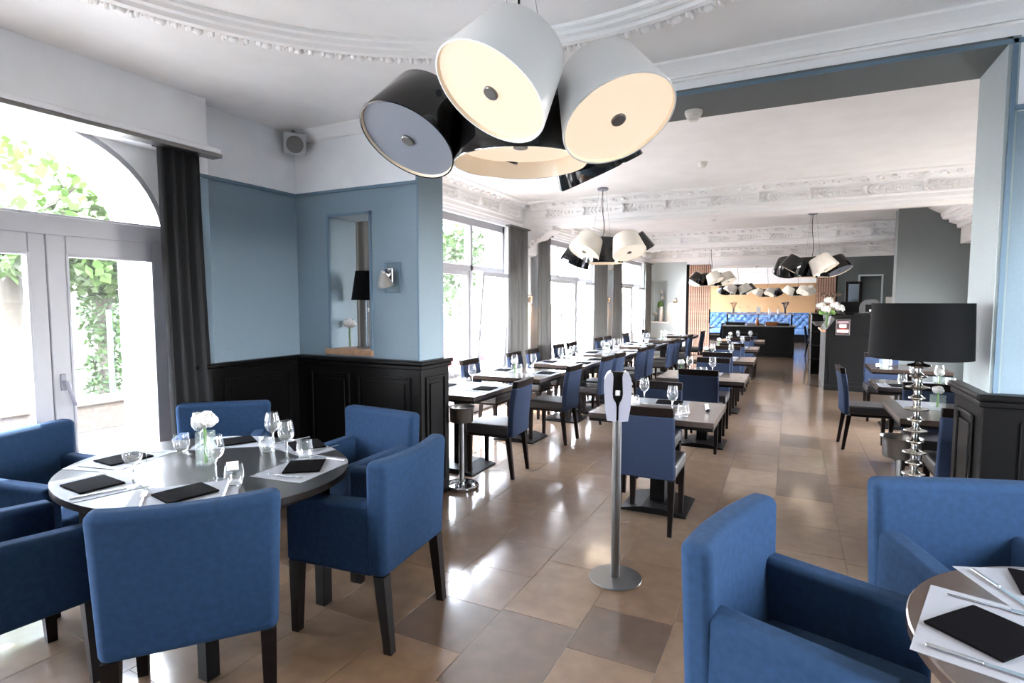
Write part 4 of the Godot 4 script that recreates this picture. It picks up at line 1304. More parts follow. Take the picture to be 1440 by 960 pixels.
	for i in 2:
		var q: Array = sets[i]
		var base := V(q[0], Y, q[1])
		var bs := Basis(Vector3.UP, q[2])
		place("placemat", base, q[2], "pale grey paper placemat " + q[3], "grey placemats")
		place("napkin", base + V(0, 0.0025, 0) + bs * V(0.0, 0, -0.01), q[2] - 0.45, "black folded napkin " + q[3], "black napkins")
		place("fork", base + V(0, 0.002, 0) + bs * V(0.165, 0, 0.0), q[2] + 0.05, "steel fork " + q[3], "forks")
		place("knife", base + V(0, 0.002, 0) + bs * V(-0.16, 0, 0.0), q[2], "steel knife " + q[3], "knives")

# ------------------------------------------------------------------ pendant clusters
func shade_mesh(r0: float, r1: float, h: float) -> ArrayMesh:
	var key := "shade%f%f" % [r0, h]
	if not meshes.has(key):
		var b := MB.new()
		b.lathe([Vector2(r0 - 0.006, 0.0), Vector2(r0, 0.0), Vector2(r0 + 0.001, 0.004), Vector2(r1 + 0.012, h - 0.012), Vector2(r1, h), Vector2(0.0, h)], 56)
		meshes[key] = b.done()
	return meshes[key]

func lining_mesh(r0: float, r1: float, h: float) -> ArrayMesh:
	var key := "lining%f%f" % [r0, h]
	if not meshes.has(key):
		var b := MB.new()
		b.lathe([Vector2(0.0, h - 0.01), Vector2(r1 - 0.008, h - 0.01), Vector2(r0 - 0.006, 0.001)], 56)
		meshes[key] = b.done()
	return meshes[key]

func disc_mesh(r: float, th: float) -> ArrayMesh:
	var key := "disc%f%f" % [r, th]
	if not meshes.has(key):
		var b := MB.new()
		b.lathe([Vector2(0, 0), Vector2(r - th * 0.3, 0), Vector2(r, th * 0.3), Vector2(r, th), Vector2(0, th)], 48)
		meshes[key] = b.done()
	return meshes[key]

func pendant(label: String, pos: Vector3, az: float, kinds: Array, ceil_y: float, lights: int, drum_lit := true, s := 1.0, sats := []) -> void:
	# pos = centre of the drum's open underside; sats = [opening centre, direction it faces] of each side shade
	var swing: Array[float] = [-0.38, 0.38, -0.3, 0.42, -0.4]
	var o := thing("pendant_lamp", label, "pendant lamp", pos, az, "cluster pendant lamps")
	o.scale = Vector3.ONE * s
	var drum := part("drum_shade", shade_mesh(0.29, 0.225, 0.34), M.black_gloss, o)
	part("shade_lining", lining_mesh(0.29, 0.225, 0.34), M.shade_lining, drum)
	part("lamp_diffuser", disc_mesh(0.272, 0.006), M.lamp_warm if drum_lit else M.diffuser_off, drum, Transform3D(Basis(), V(0, 0.075, 0)))
	part("diffuser_knob", disc_mesh(0.032, 0.01), M.disc_grey, drum, Transform3D(Basis(), V(0, 0.066, 0)))
	if drum_lit and lights > 0: lamp_light(o, V(0, 0.055, 0), Vector3.DOWN, 0.16)
	for k in 5:
		var a := TAU * k / 5.0
		var outw := V(sin(a), 0, cos(a))
		var d: Vector3 = (outw * 0.34 + V(cos(a), 0, -sin(a)) * swing[k] + Vector3.DOWN * 0.86).normalized()
		var po := outw * 0.45 + V(0, 0.10, 0)
		if sats.size() > 0:
			po = sats[k][0]; d = (sats[k][1] as Vector3).normalized()
		a = atan2(po.x, po.z)
		outw = V(sin(a), 0, cos(a))
		var y: Vector3 = -d
		var x: Vector3 = y.cross(outw).normalized()
		var bs := Basis(x, y, x.cross(y))
		var kind: String = kinds[k]
		var sm: Material = {"W": M.shade_white, "C": M.shade_cream, "K": M.black_gloss, "B": M.black_gloss}[kind]
		var sh := part("side_shade", shade_mesh(0.216, 0.15, 0.255), sm, o, Transform3D(bs, po), "white side shade" if kind in ["W", "C"] else "black side shade")
		part("shade_lining", lining_mesh(0.216, 0.15, 0.255), M.shade_lining, sh)
		var lit := kind != "B"
		part("lamp_diffuser", disc_mesh(0.207, 0.006), (M.lamp_warm if s > 0.99 and lights > 1 else M.lamp_white) if lit else M.diffuser_off, sh, Transform3D(Basis(), V(0, 0.012, 0)))
		part("diffuser_knob", disc_mesh(0.028, 0.01), M.disc_grey, sh, Transform3D(Basis(), V(0, 0.003, 0)))
		if lit and lights > 1: lamp_light(o, po + d * 0.02, d, 0.14)
		part("bracket", boxm(V(-0.02, -0.02, -0.04), V(0.02, 0.02, 0.04), 0.004), M.black_satin, o, Transform3D(Basis(Vector3.UP, a), outw * 0.265 + V(0, 0.2, 0)))
	var top: float = (ceil_y - pos.y) / s
	var b := MB.new()
	for k in 3:
		var a := TAU * k / 3.0 + 0.4
		b.tube([V(0.14 * sin(a), 0.34, 0.14 * cos(a)), V(0.05 * sin(a), top, 0.05 * cos(a))], 0.0012, 5)
	part("suspension_wire", b.done(), M.steel, o)
	b = MB.new()
	var way := []
	for k in 15:
		var u := k / 14.0
		way.append(V(0.03 * sin(u * 6.0) * (1.0 - u), lerpf(0.335, top, u), -0.02 * sin(u * 5.0) * (1.0 - u)))
	b.tube(way, 0.005, 7)
	part("cable", b.done(), M.black_satin, o)
	part("ceiling_rose", disc_mesh(0.075, 0.03), M.plastic_white, o, Transform3D(Basis(), V(0, top - 0.03, 0)))

func lamp_light(o: Node3D, at_: Vector3, dir: Vector3, e: float) -> void:
	var l := SpotLight3D.new()
	l.name = "lamp_light"
	o.add_child(l, true)
	var up := Vector3.UP if absf(dir.y) < 0.95 else Vector3.RIGHT
	l.transform = Transform3D(Basis.looking_at(dir, up), at_)
	l.light_color = Color(1.0, 0.92, 0.82)
	l.light_energy = e
	l.light_size = 0.2
	l.spot_angle = 78.0; l.spot_range = 30.0; l.spot_attenuation = 2.0
	l.shadow_enabled = true

func build_pendants() -> void:
	pendant("large cluster pendant with two white shades in front, hanging over the foreground", V(-1.064, 2.144, -2.227), 0.0, ["W", "W", "B", "B", "B"], 2.95, 2, true, 1.0, [
		[V(0.115, 0.115, 0.49), V(-0.30, -0.811, 0.502)], [V(0.479, 0.068, 0.160), V(0.434, -0.857, 0.277)], [V(0.209, 0.039, -0.476), V(0.304, -0.891, -0.337)],
		[V(-0.287, 0.15, -0.36), V(-0.403, -0.906, -0.13)], [V(-0.412, 0.081, 0.254), V(-0.151, -0.837, 0.526)]])
	pendant("cluster pendant over the round table at the right", V(1.15, 2.144, -1.25), 2.6, ["W", "W", "B", "W", "B"], 2.95, 1)
	pendant("cluster pendant with two cream shades in front, hanging before the hall windows", V(-2.341, 2.082, -7.5), 0.0, ["C", "C", "B", "K", "B"], 3.1, 1, true, 1.0, [
		[V(-0.14, 0.125, 0.36), V(-0.284, -0.844, 0.455)], [V(0.475, 0.095, 0.36), V(0.319, -0.904, 0.284)], [V(0.416, 0.173, -0.46), V(0.401, -0.875, -0.271)],
		[V(-0.1, 0.129, -0.52), V(-0.093, -0.961, -0.26)], [V(-0.428, 0.012, -0.06), V(-0.406, -0.913, -0.045)]])
	pendant("cluster pendant hanging over the aisle in front of the bar", V(0.30, 1.985, -11.15), deg_to_rad(-44.0), ["K", "C", "B", "K", "B"], 3.1, 1)
	pendant("smaller looking cluster pendant in front of the left slat screen", V(-1.95, 1.99, -16.0), deg_to_rad(-48.0), ["K", "C", "C", "K", "C"], 3.1, 1)
	pendant("distant cluster pendant above the left half of the buffet", V(-1.62, 1.80, -20.3), deg_to_rad(-30.0), ["C", "C", "K", "C", "K"], 2.95, 1, false)
	pendant("distant cluster pendant left of it and slightly lower, over the buffet middle", V(-0.75, 1.74, -21.6), deg_to_rad(10.0), ["C", "K", "C", "B", "C"], 2.95, 0, false, 0.8)
	pendant("distant cluster pendant before the cork wall, above the right half of the buffet", V(0.22, 1.80, -24.0), deg_to_rad(20.0), ["C", "C", "B", "C", "C"], 2.95, 1)

# ------------------------------------------------------------------ lamps and wall fittings
func sconce(label: String, p: Vector3, turn: float, lit: bool) -> void:
	var o := thing("wall_sconce", label, "wall lamp", p, turn, "wall sconces")
	var b := MB.new()
	b.rbox(V(-0.035, -0.07, 0), V(0.035, 0.07, 0.022), 0.02, 4)
	part("back_plate", b.done(), M.chrome, o)
	b = MB.new()
	b.tube([V(0, 0.03, 0.015), V(0, 0.05, 0.05), V(0, 0.03, 0.085)], 0.011, 8)
	b.blob(V(0, 0.03, 0.085), V(0.022, 0.022, 0.022), 10, 6)
	part("arm", b.done(), M.chrome, o)
	b = MB.new()
	b.lathe([Vector2(0.018, 0.02), Vector2(0.03, 0.0), Vector2(0.05, -0.05), Vector2(0.062, -0.085), Vector2(0.060, -0.085), Vector2(0.046, -0.05), Vector2(0.026, 0.0)], 20, at(V(0, 0.01, 0.085), 0, 0.35))
	part("glass_shade", b.done(), M.sconce_glass, o)
	if lit:
		b = MB.new()
		b.blob(V(0, -0.03, 0.075), V(0.022, 0.03, 0.022), 10, 6)
		part("bulb", b.done(), M.sconce_glow, o)
		var l := OmniLight3D.new()
		l.name = "sconce_light"
		o.add_child(l, true)
		l.position = V(0, -0.03, 0.075)
		l.light_color = Color(1.0, 0.78, 0.52); l.light_energy = 0.05; l.light_size = 0.03
		l.omni_range = 20.0; l.omni_attenuation = 2.0; l.shadow_enabled = true

func wine_cooler(label: String, p: Vector3, h: float) -> void:
	var o := thing("wine_cooler_stand", label, "wine cooler", p, 0.0, "steel wine cooler stands")
	var b := MB.new()
	b.lathe([Vector2(0, 0), Vector2(0.135, 0), Vector2(0.142, 0.012), Vector2(0.142, 0.03), Vector2(0.134, 0.04), Vector2(0.122, 0.036), Vector2(0.112, 0.018), Vector2(0.03, 0.018), Vector2(0.022, 0.05), Vector2(0.0, 0.05)], 36)
	part("base", b.done(), M.chrome, o)
	b = MB.new()
	b.lathe([Vector2(0.021, 0.04), Vector2(0.021, h - 0.12), Vector2(0.0, h - 0.12)], 20)
	part("pole", b.done(), M.steel, o)
	b = MB.new()
	b.lathe([Vector2(0, h - 0.125), Vector2(0.094, h - 0.125), Vector2(0.099, h - 0.118), Vector2(0.101, h - 0.02), Vector2(0.114, h), Vector2(0.112, h), Vector2(0.098, h - 0.02), Vector2(0.094, h - 0.115), Vector2(0, h - 0.115)], 36)
	part("bucket_ring", b.done(), M.steel, o)

func build_fixtures() -> void:
	sconce("chrome wall sconce with frosted glass shade beside the niche", V(-2.775, 1.745, -3.478), 0.0, false)
	var b := MB.new()
	frame_rect(b, -0.004, 0.008, -0.075, 0.075, -0.12, 0.12, 0.012, 0.002)
	struct("trim_26", b.done(), M.blue_trim, Transform3D(Basis(Vector3.UP, PI / 2), V(-2.765, 1.74, -3.49)))
	sconce("lit wall sconce between the grey curtains of the first and second hall windows", V(-3.88, 1.62, -8.34), PI / 2, true)
	sconce("lit wall sconce between the curtains of the second and third hall windows", V(-3.88, 1.62, -12.73), PI / 2, true)
	sconce("lit wall sconce on the end wall beside the flower niche", V(-3.08, 1.60, -17.18), 0.0, true)
	# corner loudspeaker
	var o := thing("loudspeaker", "small grey loudspeaker up in the ceiling corner above the blue wall", "speaker", V(-3.64, 2.83, -3.37), deg_to_rad(50))
	o.rotation.x = 0.25
	b = MB.new()
	b.rbox(V(-0.085, -0.085, -0.07), V(0.085, 0.085, 0.06), 0.012, 3)
	part("cabinet", b.done(), M.speaker_grey, o)
	b = MB.new()
	b.lathe([Vector2(0, 0), Vector2(0.066, 0), Vector2(0.066, 0.004), Vector2(0.058, 0.008), Vector2(0.02, 0.002), Vector2(0, 0.006)], 28, at(V(0, -0.005, 0.06), 0, PI / 2))
	part("cone_grille", b.done(), M.disc_grey, o)
	b = MB.new()
	b.tube([V(0, 0.02, -0.06), V(0, 0.10, -0.10)], 0.014, 8)
	part("bracket", b.done(), M.disc_grey, o)
	# smoke detectors
	var sd := [[V(-0.593, 2.765, -3.80), "cream smoke detector under the header of the wide opening"], [V(-0.926, 3.1, -6.62), "cream smoke detector on the ceiling of the first hall bay"], [V(-1.32, 3.1, -11.0), "cream smoke detector on the ceiling of the second hall bay"], [V(-0.95, 2.60, -17.9), "cream smoke detector under the header before the buffet room"]]
	for q in sd:
		o = thing("smoke_detector", q[1], "smoke detector", q[0], 0.0, "smoke detectors")
		b = MB.new()
		b.lathe([Vector2(0, 0), Vector2(0.055, 0), Vector2(0.055, -0.016), Vector2(0, -0.016)], 24)
		part("base", b.done(), M.plastic_cream, o)
		b = MB.new()
		b.lathe([Vector2(0.050, -0.016), Vector2(0.050, -0.026), Vector2(0.040, -0.045), Vector2(0.030, -0.048), Vector2(0.028, -0.058), Vector2(0, -0.060)], 24)
		part("sensor_head", b.done(), M.plastic_cream, o)
	# niche: small lamp and a flower
	o = thing("table_lamp", "small chrome table lamp with a black tapered shade in the niche", "lamp", V(-3.17, 1.168, -3.66))
	b = MB.new()
	b.cbox(V(-0.07, 0, -0.055), V(0.07, 0.018, 0.055), 0.003)
	part("base", b.done(), M.chrome, o)
	b = MB.new()
	b.tube([V(0, 0.018, 0), V(0, 0.50, 0)], 0.011, 12)
	part("stem", b.done(), M.chrome, o)
	b = MB.new()
	b.lathe([Vector2(0.125, 0.40), Vector2(0.088, 0.64), Vector2(0.086, 0.64), Vector2(0.123, 0.40)], 36)
	part("lamp_shade", b.done(), M.shade_black, o)
	part("socket_switch", boxm(V(0.012, 0.30, -0.006), V(0.022, 0.335, 0.006), 0.002), M.plastic_cream, o)
	o = thing("flower_vase", "white carnation in a slim glass vase on the niche sill", "vase", V(-3.325, 1.168, -3.62))
	used["flower_vase"] = maxi(used.get("flower_vase", 0), 1)
	flower_vase(o, 0.018, 0.15, 0.062, false)
	# far niche with three stems
	o = thing("tall_flower_vase", "tall white vase of white flowers in the end wall niche", "vase", V(-3.52, 0.97, -17.27))
	b = MB.new()
	b.lathe([Vector2(0, 0), Vector2(0.055, 0), Vector2(0.075, 0.2), Vector2(0.06, 0.45), Vector2(0.05, 0.45), Vector2(0.06, 0.2), Vector2(0, 0.02)], 20)
	part("vase_body", b.done(), M.shade_white, o)
	b = MB.new()
	for e in [[-0.02, 0.90], [0.05, 0.70], [0.12, 0.36]]: b.tube([V(0, 0.1, 0), V(e[0] * 0.6, 0.4, 0), V(e[0], e[1], 0.02)], 0.008, 6)
	b.blob(V(-0.02, 0.5, 0.02), V(0.09, 0.12, 0.03), 8, 5)
	part("stems", b.done(), M.leaf_green, o)
	b = MB.new()
	blossom(b, V(-0.01, 0.88, 0.03), 0.09, 26); blossom(b, V(0.05, 0.70, 0.04), 0.10, 26)
	part("blossom", b.done(), M.petal, o)
	o = thing("flower_vase", "single white flower in a small vase at the left of the end wall niche", "vase", V(-3.70, 0.97, -17.28))
	flower_vase(o, 0.04, 0.15, 0.10, false)
	# floor lamp
	o = thing("floor_lamp", "floor lamp with black drum shade and stacked silver disc stem", "lamp", V(0.605, 0, -3.53))
	var prof := [Vector2(0, 0), Vector2(0.13, 0), Vector2(0.135, 0.012), Vector2(0.12, 0.022), Vector2(0.03, 0.035)]
	var y := 0.05
	var k := 0
	while y < 1.20:
		var r := 0.054 if k % 2 == 0 else 0.039
		prof.append_array([Vector2(0.017, y), Vector2(0.016, y + 0.012), Vector2(0.022, y + 0.019), Vector2(r * 0.75, y + 0.0235), Vector2(r * 0.96, y + 0.026), Vector2(r, y + 0.030), Vector2(r * 0.96, y + 0.034), Vector2(r * 0.75, y + 0.0365), Vector2(0.022, y + 0.042), Vector2(0.016, y + 0.049)])
		y += 0.0572; k += 1
	prof.append_array([Vector2(0.014, y), Vector2(0.014, 1.40), Vector2(0, 1.40)])
	b = MB.new()
	b.lathe(prof, 32)
	part("stem", b.done(), M.silver, o)
	b = MB.new()
	b.lathe([Vector2(0.226, 1.262), Vector2(0.218, 1.545), Vector2(0.215, 1.545), Vector2(0.223, 1.262)], 64)
	part("lamp_shade", b.done(), M.shade_black, o)
	b = MB.new()
	for j in 3: b.tube([V(0.01 * cos(j * 2.094), 1.39, 0.01 * sin(j * 2.094)), V(0.217 * cos(j * 2.094), 1.50, 0.217 * sin(j * 2.094))], 0.003, 6)
	part("shade_spider", b.done(), M.chrome, o)
	wine_cooler("steel wine cooler stand by the black pier wainscot on the left", V(-2.42, 0, -3.93), 0.69)
	wine_cooler("steel wine cooler stand behind the floor lamp on the right", V(0.64, 0, -4.13), 0.72)
	# hand sanitizer stand
	o = thing("sanitizer_stand", "brushed steel hand sanitizer stand with a white and black dispenser head", "sanitizer stand", V(-0.84, 0, -3.0), deg_to_rad(17))
	b = MB.new()
	b.lathe([Vector2(0, 0), Vector2(0.146, 0), Vector2(0.148, 0.004), Vector2(0.146, 0.009), Vector2(0, 0.011)], 56)
	part("base_plate", b.done(), M.steel, o)
	b = MB.new()
	b.lathe([Vector2(0.0245, 0.008), Vector2(0.0245, 0.98), Vector2(0, 0.98)], 28)
	part("pole", b.done(), M.steel, o)
	var head := part("dispenser_core", rb(V(-0.056, 0.905, -0.03), V(0.058, 1.172, 0.052), 0.022), M.black_satin, o)
	for s in [-1.0, 1.0]:
		var pl := PackedVector2Array()
		var pts := [[0.006, 0.0], [0.056, 0.005], [0.068, 0.08], [0.074, 0.18], [0.072, 0.225], [0.060, 0.255], [0.042, 0.270], [0.028, 0.262], [0.024, 0.24], [0.028, 0.15], [0.024, 0.125], [0.010, 0.10], [0.006, 0.08]]
		for q in pts: pl.append(Vector2(q[0] * s, 0.905 + q[1]))
		b = MB.new()
		b.prism(pl, V(0, 0, -0.035), V(1, 0, 0), Vector3.UP, V(0, 0, 0.105), true)
		part("white_shell", b.done(), M.plastic_white, head)
	part("sensor_window", rb(V(-0.014, 1.045, 0.045), V(0.014, 1.075, 0.058), 0.005), M.speaker_grey, head)

func rb(lo: Vector3, hi: Vector3, r: float) -> ArrayMesh:
	var b := MB.new()
	b.rbox(lo, hi, r, 3)
	return b.done()

# ------------------------------------------------------------------ bar
func sign_texture() -> ImageTexture:
	var im := Image.create(128, 160, false, Image.FORMAT_RGB8)
	im.fill(Color(0.20, 0.13, 0.13))
	im.fill_rect(Rect2i(8, 10, 112, 26), Color(0.47, 0.38, 0.40))
	for k in 12: im.fill_rect(Rect2i(12 + k * 9, 18 + (k % 2) * 2, 6, 8), Color(0.62, 0.54, 0.56))
	im.fill_rect(Rect2i(30, 46, 68, 36), Color(0.90, 0.88, 0.86))
	for k in 3: im.fill_rect(Rect2i(38, 53 + k * 9, 52 - k * 8, 4), Color(0.62, 0.60, 0.60))
	im.fill_rect(Rect2i(40, 86, 48, 10), Color(0.55, 0.18, 0.12))
	im.fill_rect(Rect2i(0, 98, 128, 10), Color(0.50, 0.24, 0.18))
	im.fill_rect(Rect2i(6, 108, 116, 28), Color(0.84, 0.74, 0.74))
	for k in 4: im.fill_rect(Rect2i(18 + k * 26, 114, 16, 14), Color(0.78, 0.66, 0.66))
	im.fill_rect(Rect2i(48, 144, 30, 8), Color(0.36, 0.22, 0.10))
	return ImageTexture.create_from_image(im)

func build_bar() -> void:
	var o := thing("bar_counter", "black bar counter end panel with a sloping shoulder, right of the aisle", "bar", V(0.57, 0, -11.3))
	var b := MB.new()
	var sec := PackedVector2Array([Vector2(0, 0.0), Vector2(0, 1.06), Vector2(0.02, 1.085), Vector2(0.14, 1.26), Vector2(0.17, 1.275), Vector2(0.98, 1.38), Vector2(0.98, 0)])
	b.prism(sec, V(0, 0, -1.9), V(1, 0, 0), Vector3.UP, V(0, 0, 1.9))
	part("counter_body", b.done(), M.black_satin, o)
	b = MB.new()
	for q in [[0.06, 0.08], [0.90, 0.92]]: b.cbox(V(q[0], 0.14, 0), V(q[1], 0.92, 0.012), 0.003)
	b.cbox(V(0.06, 0.14, 0), V(0.92, 0.16, 0.012), 0.003); b.cbox(V(0.06, 0.90, 0), V(0.92, 0.92, 0.012), 0.003); b.cbox(V(0.0, 1.03, 0), V(0.96, 1.045, 0.008), 0.002)
	part("panel_moulding", b.done(), M.black_satin, o)
	part("kick_board", boxm(V(-0.004, 0, -1.9), V(0.984, 0.09, 0.014), 0.003), M.black_satin, o)
	part("worktop_nosing", boxm(V(-0.06, 1.02, -1.6), V(0.04, 1.05, -0.02), 0.006), M.oak, o, Transform3D(), "pale wood worktop nosing")
	o = thing("notice_frame", "silver framed notice with a white square, on the bar end panel", "sign", V(0.825, 1.115, -11.29))
	b = MB.new()
	b.cbox(V(-0.107, -0.137, 0), V(-0.097, 0.137, 0.014), 0.002); b.cbox(V(0.097, -0.137, 0), V(0.107, 0.137, 0.014), 0.002)
	b.cbox(V(-0.097, -0.137, 0), V(0.097, -0.127, 0.014), 0.002); b.cbox(V(-0.097, 0.127, 0), V(0.097, 0.137, 0.014), 0.002)
	part("frame", b.done(), M.steel, o)
	var q := QuadMesh.new()
	q.size = Vector2(0.194, 0.254)
	var pm := mat("notice_print", Color.WHITE, 0.4)
	pm.albedo_texture = sign_texture()
	part("print", q, pm, o, Transform3D(Basis(), V(0, 0, 0.005)))
	part("backing", boxm(V(-0.1, -0.13, -0.002), V(0.1, 0.13, 0.003)), M.black_satin, o)
	# black cabinet farther along
	o = thing("bar_cabinet", "tall black cabinet behind the bar end, beside the aisle", "cabinet", V(0.62, 0, -14.2))
	part("cabinet_body", boxm(V(-0.2, 0, -0.6), V(0.35, 1.28, 0.5), 0.006), M.black_satin, o)
	part("cabinet_top", boxm(V(-0.22, 1.28, -0.62), V(0.37, 1.31, 0.52), 0.006), M.black_satin, o)
	for k in 3: part("shelf", boxm(V(-0.21, 0.3 + k * 0.3, 0.5), V(0.35, 0.33 + k * 0.3, 0.53), 0.003), M.dark_wood, o)
	o = thing("glass_bowl", "shallow clear glass bowl on the bar beside the flowers", "bowl", V(0.52, 1.085, -12.6))
	b = MB.new()
	b.lathe([Vector2(0, 0), Vector2(0.07, 0.0), Vector2(0.16, 0.09), Vector2(0.155, 0.09), Vector2(0.066, 0.006), Vector2(0, 0.006)], 24)
	part("bowl_wall", b.done(), M.drinking_glass, o)
	# flowers
	o = thing("bar_bouquet", "large bouquet of white flowers in a clear vase on the bar", "flowers", V(0.60, 1.05, -11.75))
	b = MB.new()
	b.lathe([Vector2(0, 0), Vector2(0.05, 0), Vector2(0.04, 0.12), Vector2(0.085, 0.34), Vector2(0.082, 0.34), Vector2(0.037, 0.12), Vector2(0, 0.006)], 20)
	part("vase_glass", b.done(), M.drinking_glass, o)
	b = MB.new()
	for j in 7: b.tube([V(0, 0.02, 0), V(0.02 * cos(j), 0.25, 0.02 * sin(j)), V(0.13 * cos(j * 0.9), 0.42, 0.1 * sin(j * 0.9))], 0.006, 6)
	for j in 10: b.blob(V(0.1 * cos(j * 1.7), 0.30 + 0.02 * (j % 3), 0.08 * sin(j * 1.7)), V(0.05, 0.03, 0.04), 6, 4)
	part("stems", b.done(), M.leaf_green, o)
	for e in [[-0.10, 0.42, 0.05], [0.12, 0.43, 0.03], [0.02, 0.52, -0.02], [0.20, 0.38, 0.0], [-0.02, 0.36, 0.09]]:
		b = MB.new()
		blossom(b, V(e[0], e[1], e[2]), 0.10, 30)
		part("blossom", b.done(), M.petal, o)
	b = MB.new()
	for j in 40: b.blob(V(-0.10 + 0.3 * rng.randf(), 0.60 + 0.07 * rng.randf(), -0.06 + 0.08 * rng.randf()), V(0.016, 0.016, 0.016), 5, 4)
	part("dried_filler", b.done(), M.dried, o)
	# things on and behind the bar
	o = thing("framed_mirror", "tall dark framed mirror standing behind the bar", "mirror", V(1.10, 0.98, -12.9))
	b = MB.new()
	frame_rect(b, -0.03, 0.03, -0.14, 0.14, 0.0, 0.98, 0.05)
	part("frame", b.done(), M.dark_wood, o, Transform3D(Basis(Vector3.UP, PI / 2), Vector3.ZERO))
	part("mirror_glass", boxm(V(-0.10, 0.05, -0.01), V(0.10, 0.93, 0.005)), M.chrome, o)
	o = thing("till_screen", "black till screen on the bar counter", "screen", V(0.98, 1.36, -11.9), -0.2)
	part("casing", boxm(V(-0.16, 0.0, -0.03), V(0.16, 0.20, 0.02), 0.008), M.black_satin, o)
	part("screen_stand", boxm(V(-0.06, -0.04, -0.06), V(0.06, 0.0, 0.06), 0.006), M.black_satin, o)
	o = thing("arched_display", "grey arched stand with a small dark picture on the bar", "stand", V(1.26, 1.36, -11.62))
	b = MB.new()
	var ar := PackedVector2Array([Vector2(-0.17, 0)])
	for j in 13: ar.append(Vector2(-0.17 * cos(PI * j / 12), 0.10 + 0.15 * sin(PI * j / 12)))
	ar.append(Vector2(0.17, 0))
	b.prism(ar, V(0, 0, -0.03), V(1, 0, 0), Vector3.UP, V(0, 0, 0.03), true)
	part("arch_panel", b.done(), M.dull_grey, o)
	part("picture", boxm(V(-0.08, 0.02, 0.0), V(0.10, 0.15, 0.008), 0.002), M.black_satin, o)
	part("note", boxm(V(-0.02, 0.03, 0.008), V(0.07, 0.065, 0.011), 0.001), M.paper_white, o)
	single("wall_panel", boxm(V(-0.12, -0.14, 0), V(0.1, 0.14, 0.03), 0.004), M.plastic_cream, "pale square wall panel beside the grey wall's edge above the bar", "panel", Transform3D(Basis(), V(2.3, 1.55, -17.19)))

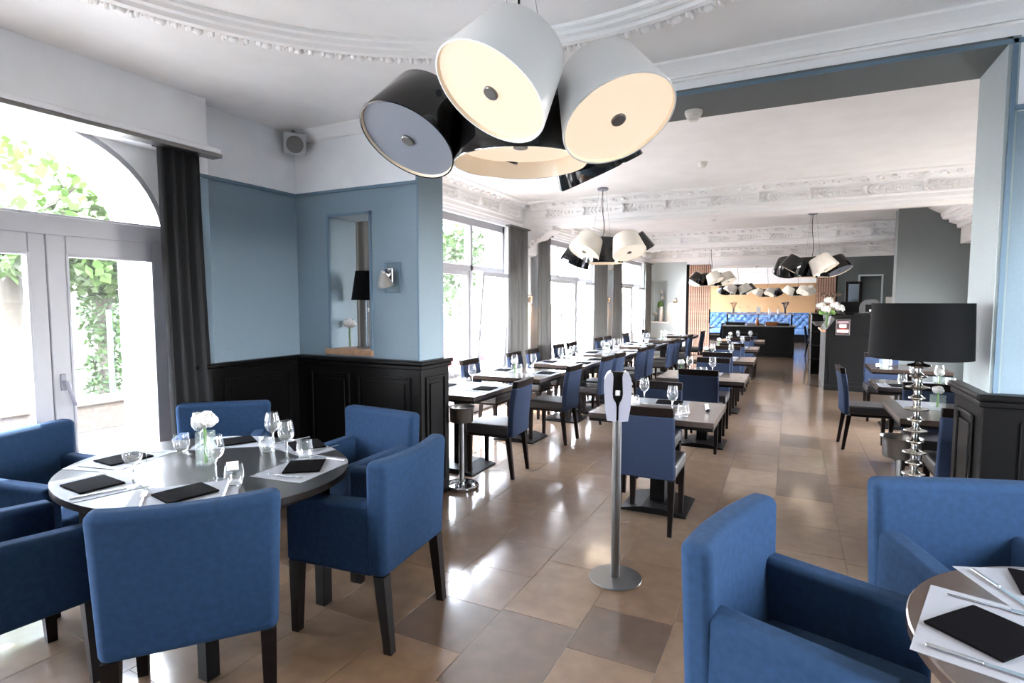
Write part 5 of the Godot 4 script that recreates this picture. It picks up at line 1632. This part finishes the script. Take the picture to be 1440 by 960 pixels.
# ------------------------------------------------------------------ buffet and banquette
func build_buffet() -> void:
	var o := thing("buffet_counter", "long black buffet counter at the end of the hall", "buffet", V(-0.82, 0, -17.95))
	part("counter_body", boxm(V(-0.94, 0.04, -0.45), V(0.94, 0.85, 0.45), 0.006), M.black_satin, o)
	part("plinth", boxm(V(-0.90, 0, -0.42), V(0.90, 0.05, 0.42)), M.black_satin, o)
	part("worktop", boxm(V(-0.97, 0.85, -0.48), V(0.97, 0.885, 0.48), 0.006), M.steel, o)
	var b := MB.new()
	for q in [[-0.90, -0.88], [0.88, 0.90]]: b.cbox(V(q[0], 0.12, 0.45), V(q[1], 0.80, 0.458), 0.003)
	b.cbox(V(-0.90, 0.12, 0.45), V(0.90, 0.135, 0.458), 0.003); b.cbox(V(-0.90, 0.785, 0.45), V(0.90, 0.80, 0.458), 0.003)
	part("panel_moulding", b.done(), M.black_satin, o)
	for x in [-0.86, 0.86]: part("guard_post", boxm(V(x - 0.02, 0.885, 0.10), V(x + 0.02, 1.24, 0.14), 0.003), M.dark_wood, o)
	part("guard_shelf", boxm(V(-0.90, 1.20, -0.1), V(0.90, 1.225, 0.24), 0.003), M.oak, o)
	part("guard_pane", boxm(V(-0.84, 0.90, 0.115), V(0.84, 1.2, 0.121)), M.pane, o)
	# on the guard shelf
	for k in 4:
		var bo := thing("oil_bottle", "small clear bottle, %s from the left on the buffet shelf" % ORD[k], "bottle", V(-0.82 + [-0.52, -0.30, 0.27, 0.50][k], 1.225, -17.85), 0.0, "bottles on the buffet shelf")
		b = MB.new()
		b.lathe([Vector2(0, 0), Vector2(0.028, 0), Vector2(0.03, 0.01), Vector2(0.03, 0.09), Vector2(0.010, 0.13), Vector2(0.010, 0.165), Vector2(0, 0.165)], 14)
		part("bottle_body", b.done(), M.paper_white if k > 1 else M.drinking_glass, bo)
		b = MB.new()
		b.lathe([Vector2(0, 0.165), Vector2(0.012, 0.165), Vector2(0.008, 0.20), Vector2(0, 0.20)], 10)
		part("stopper", b.done(), M.amber, bo)
	for k in 2:
		var fv := thing("shelf_flowers", ["dried flowers in a small vase at the left end of the buffet shelf", "grey sprig in a small vase at the right end of the buffet shelf"][k], "vase", V(-0.82 + [-0.70, 0.68][k], 1.225, -17.85))
		b = MB.new()
		b.lathe([Vector2(0, 0), Vector2(0.03, 0), Vector2(0.022, 0.1), Vector2(0.03, 0.14), Vector2(0, 0.13)], 14)
		part("vase_body", b.done(), [M.disc_grey, M.facade_glass][k], fv)
		b = MB.new()
		for j in 9: b.tube([V(0, 0.1, 0), V(0.07 * cos(j * 2.4), 0.27 + 0.02 * (j % 3), 0.05 * sin(j * 2.4))], 0.006, 5)
		for j in 9: b.blob(V(0.075 * cos(j * 2.4), 0.28 + 0.02 * (j % 3), 0.05 * sin(j * 2.4)), V(0.025, 0.02, 0.02), 6, 4)
		part("sprigs", b.done(), [M.oak, M.facade_glass][k], fv)
	o = thing("menu_board", "pale blank menu card standing on the middle of the buffet shelf", "card", V(-0.84, 1.225, -17.85), 0.0)
	part("card", boxm(V(-0.055, 0.005, -0.004), V(0.055, 0.19, 0.004), 0.001), M.speaker_grey, o)
	part("card_foot", boxm(V(-0.06, 0, -0.03), V(0.06, 0.008, 0.03), 0.002), M.speaker_grey, o)
	# on the counter
	var things := [[-0.62, 0.26, 0.07, "table_dark", "black serving tray with a white cloth, left on the buffet counter"], [-0.08, 0.24, 0.05, "steel", "steel serving tray in the middle of the buffet counter"], [0.36, 0.16, 0.09, "amber", "brown basket on the buffet counter"], [0.64, 0.17, 0.06, "table_dark", "black serving tray with a dark lid, right on the buffet counter"]]
	for e in things:
		o = thing("serving_tray", e[4], "tray", V(-0.82 + e[0], 0.885, -17.75), 0.0, "trays on the buffet counter")
		part("tray_body", boxm(V(-e[1], 0, -0.16), V(e[1], e[2], 0.16), 0.012), M[e[3]], o)
		part("tray_rim", boxm(V(-e[1] - 0.01, e[2], -0.17), V(e[1] + 0.01, e[2] + 0.012, 0.17), 0.004), M[e[3]], o)
	o = thing("syrup_bottle", "dark amber bottle on the buffet counter under the shelf", "bottle", V(-0.84, 0.885, -17.45))
	b = MB.new()
	b.lathe([Vector2(0, 0), Vector2(0.045, 0), Vector2(0.048, 0.02), Vector2(0.045, 0.14), Vector2(0.018, 0.20), Vector2(0.018, 0.25), Vector2(0, 0.25)], 16)
	part("bottle_body", b.done(), M.amber, o)
	# tufted banquette along the cork wall
	o = thing("banquette", "blue tufted banquette along the cork wall of the back room", "banquette", V(-0.9, 0, -24.55))
	part("base", boxm(V(-2.2, 0, -0.35), V(1.55, 0.30, 0.40), 0.01), M.black_satin, o)
	part("seat", rb(V(-2.2, 0.30, -0.3), V(1.55, 0.50, 0.42), 0.05), M.banquette, o)
	for k in 5:
		b = MB.new()
		var w := 0.75
		var tuft := func(p: Vector3) -> Vector3:
			if p.z < 0.02: return p
			var a := absf(sin((p.x / w * 6.0 + p.y * 7.0) * PI * 0.5)) * absf(sin((p.x / w * 6.0 - p.y * 7.0) * PI * 0.5))
			return V(p.x, p.y, p.z + 0.07 * sqrt(a) - 0.03)
		b.rbox(V(-w / 2 + 0.004, 0.48, -0.06), V(w / 2 - 0.004, 1.14, 0.06), 0.02, 2, Vector3i(18, 18, 1), tuft, Transform3D(Basis(), V(-2.2 + w * (k + 0.5), 0, -0.30)))
		part("back_panel", b.done(), M.banquette, o)
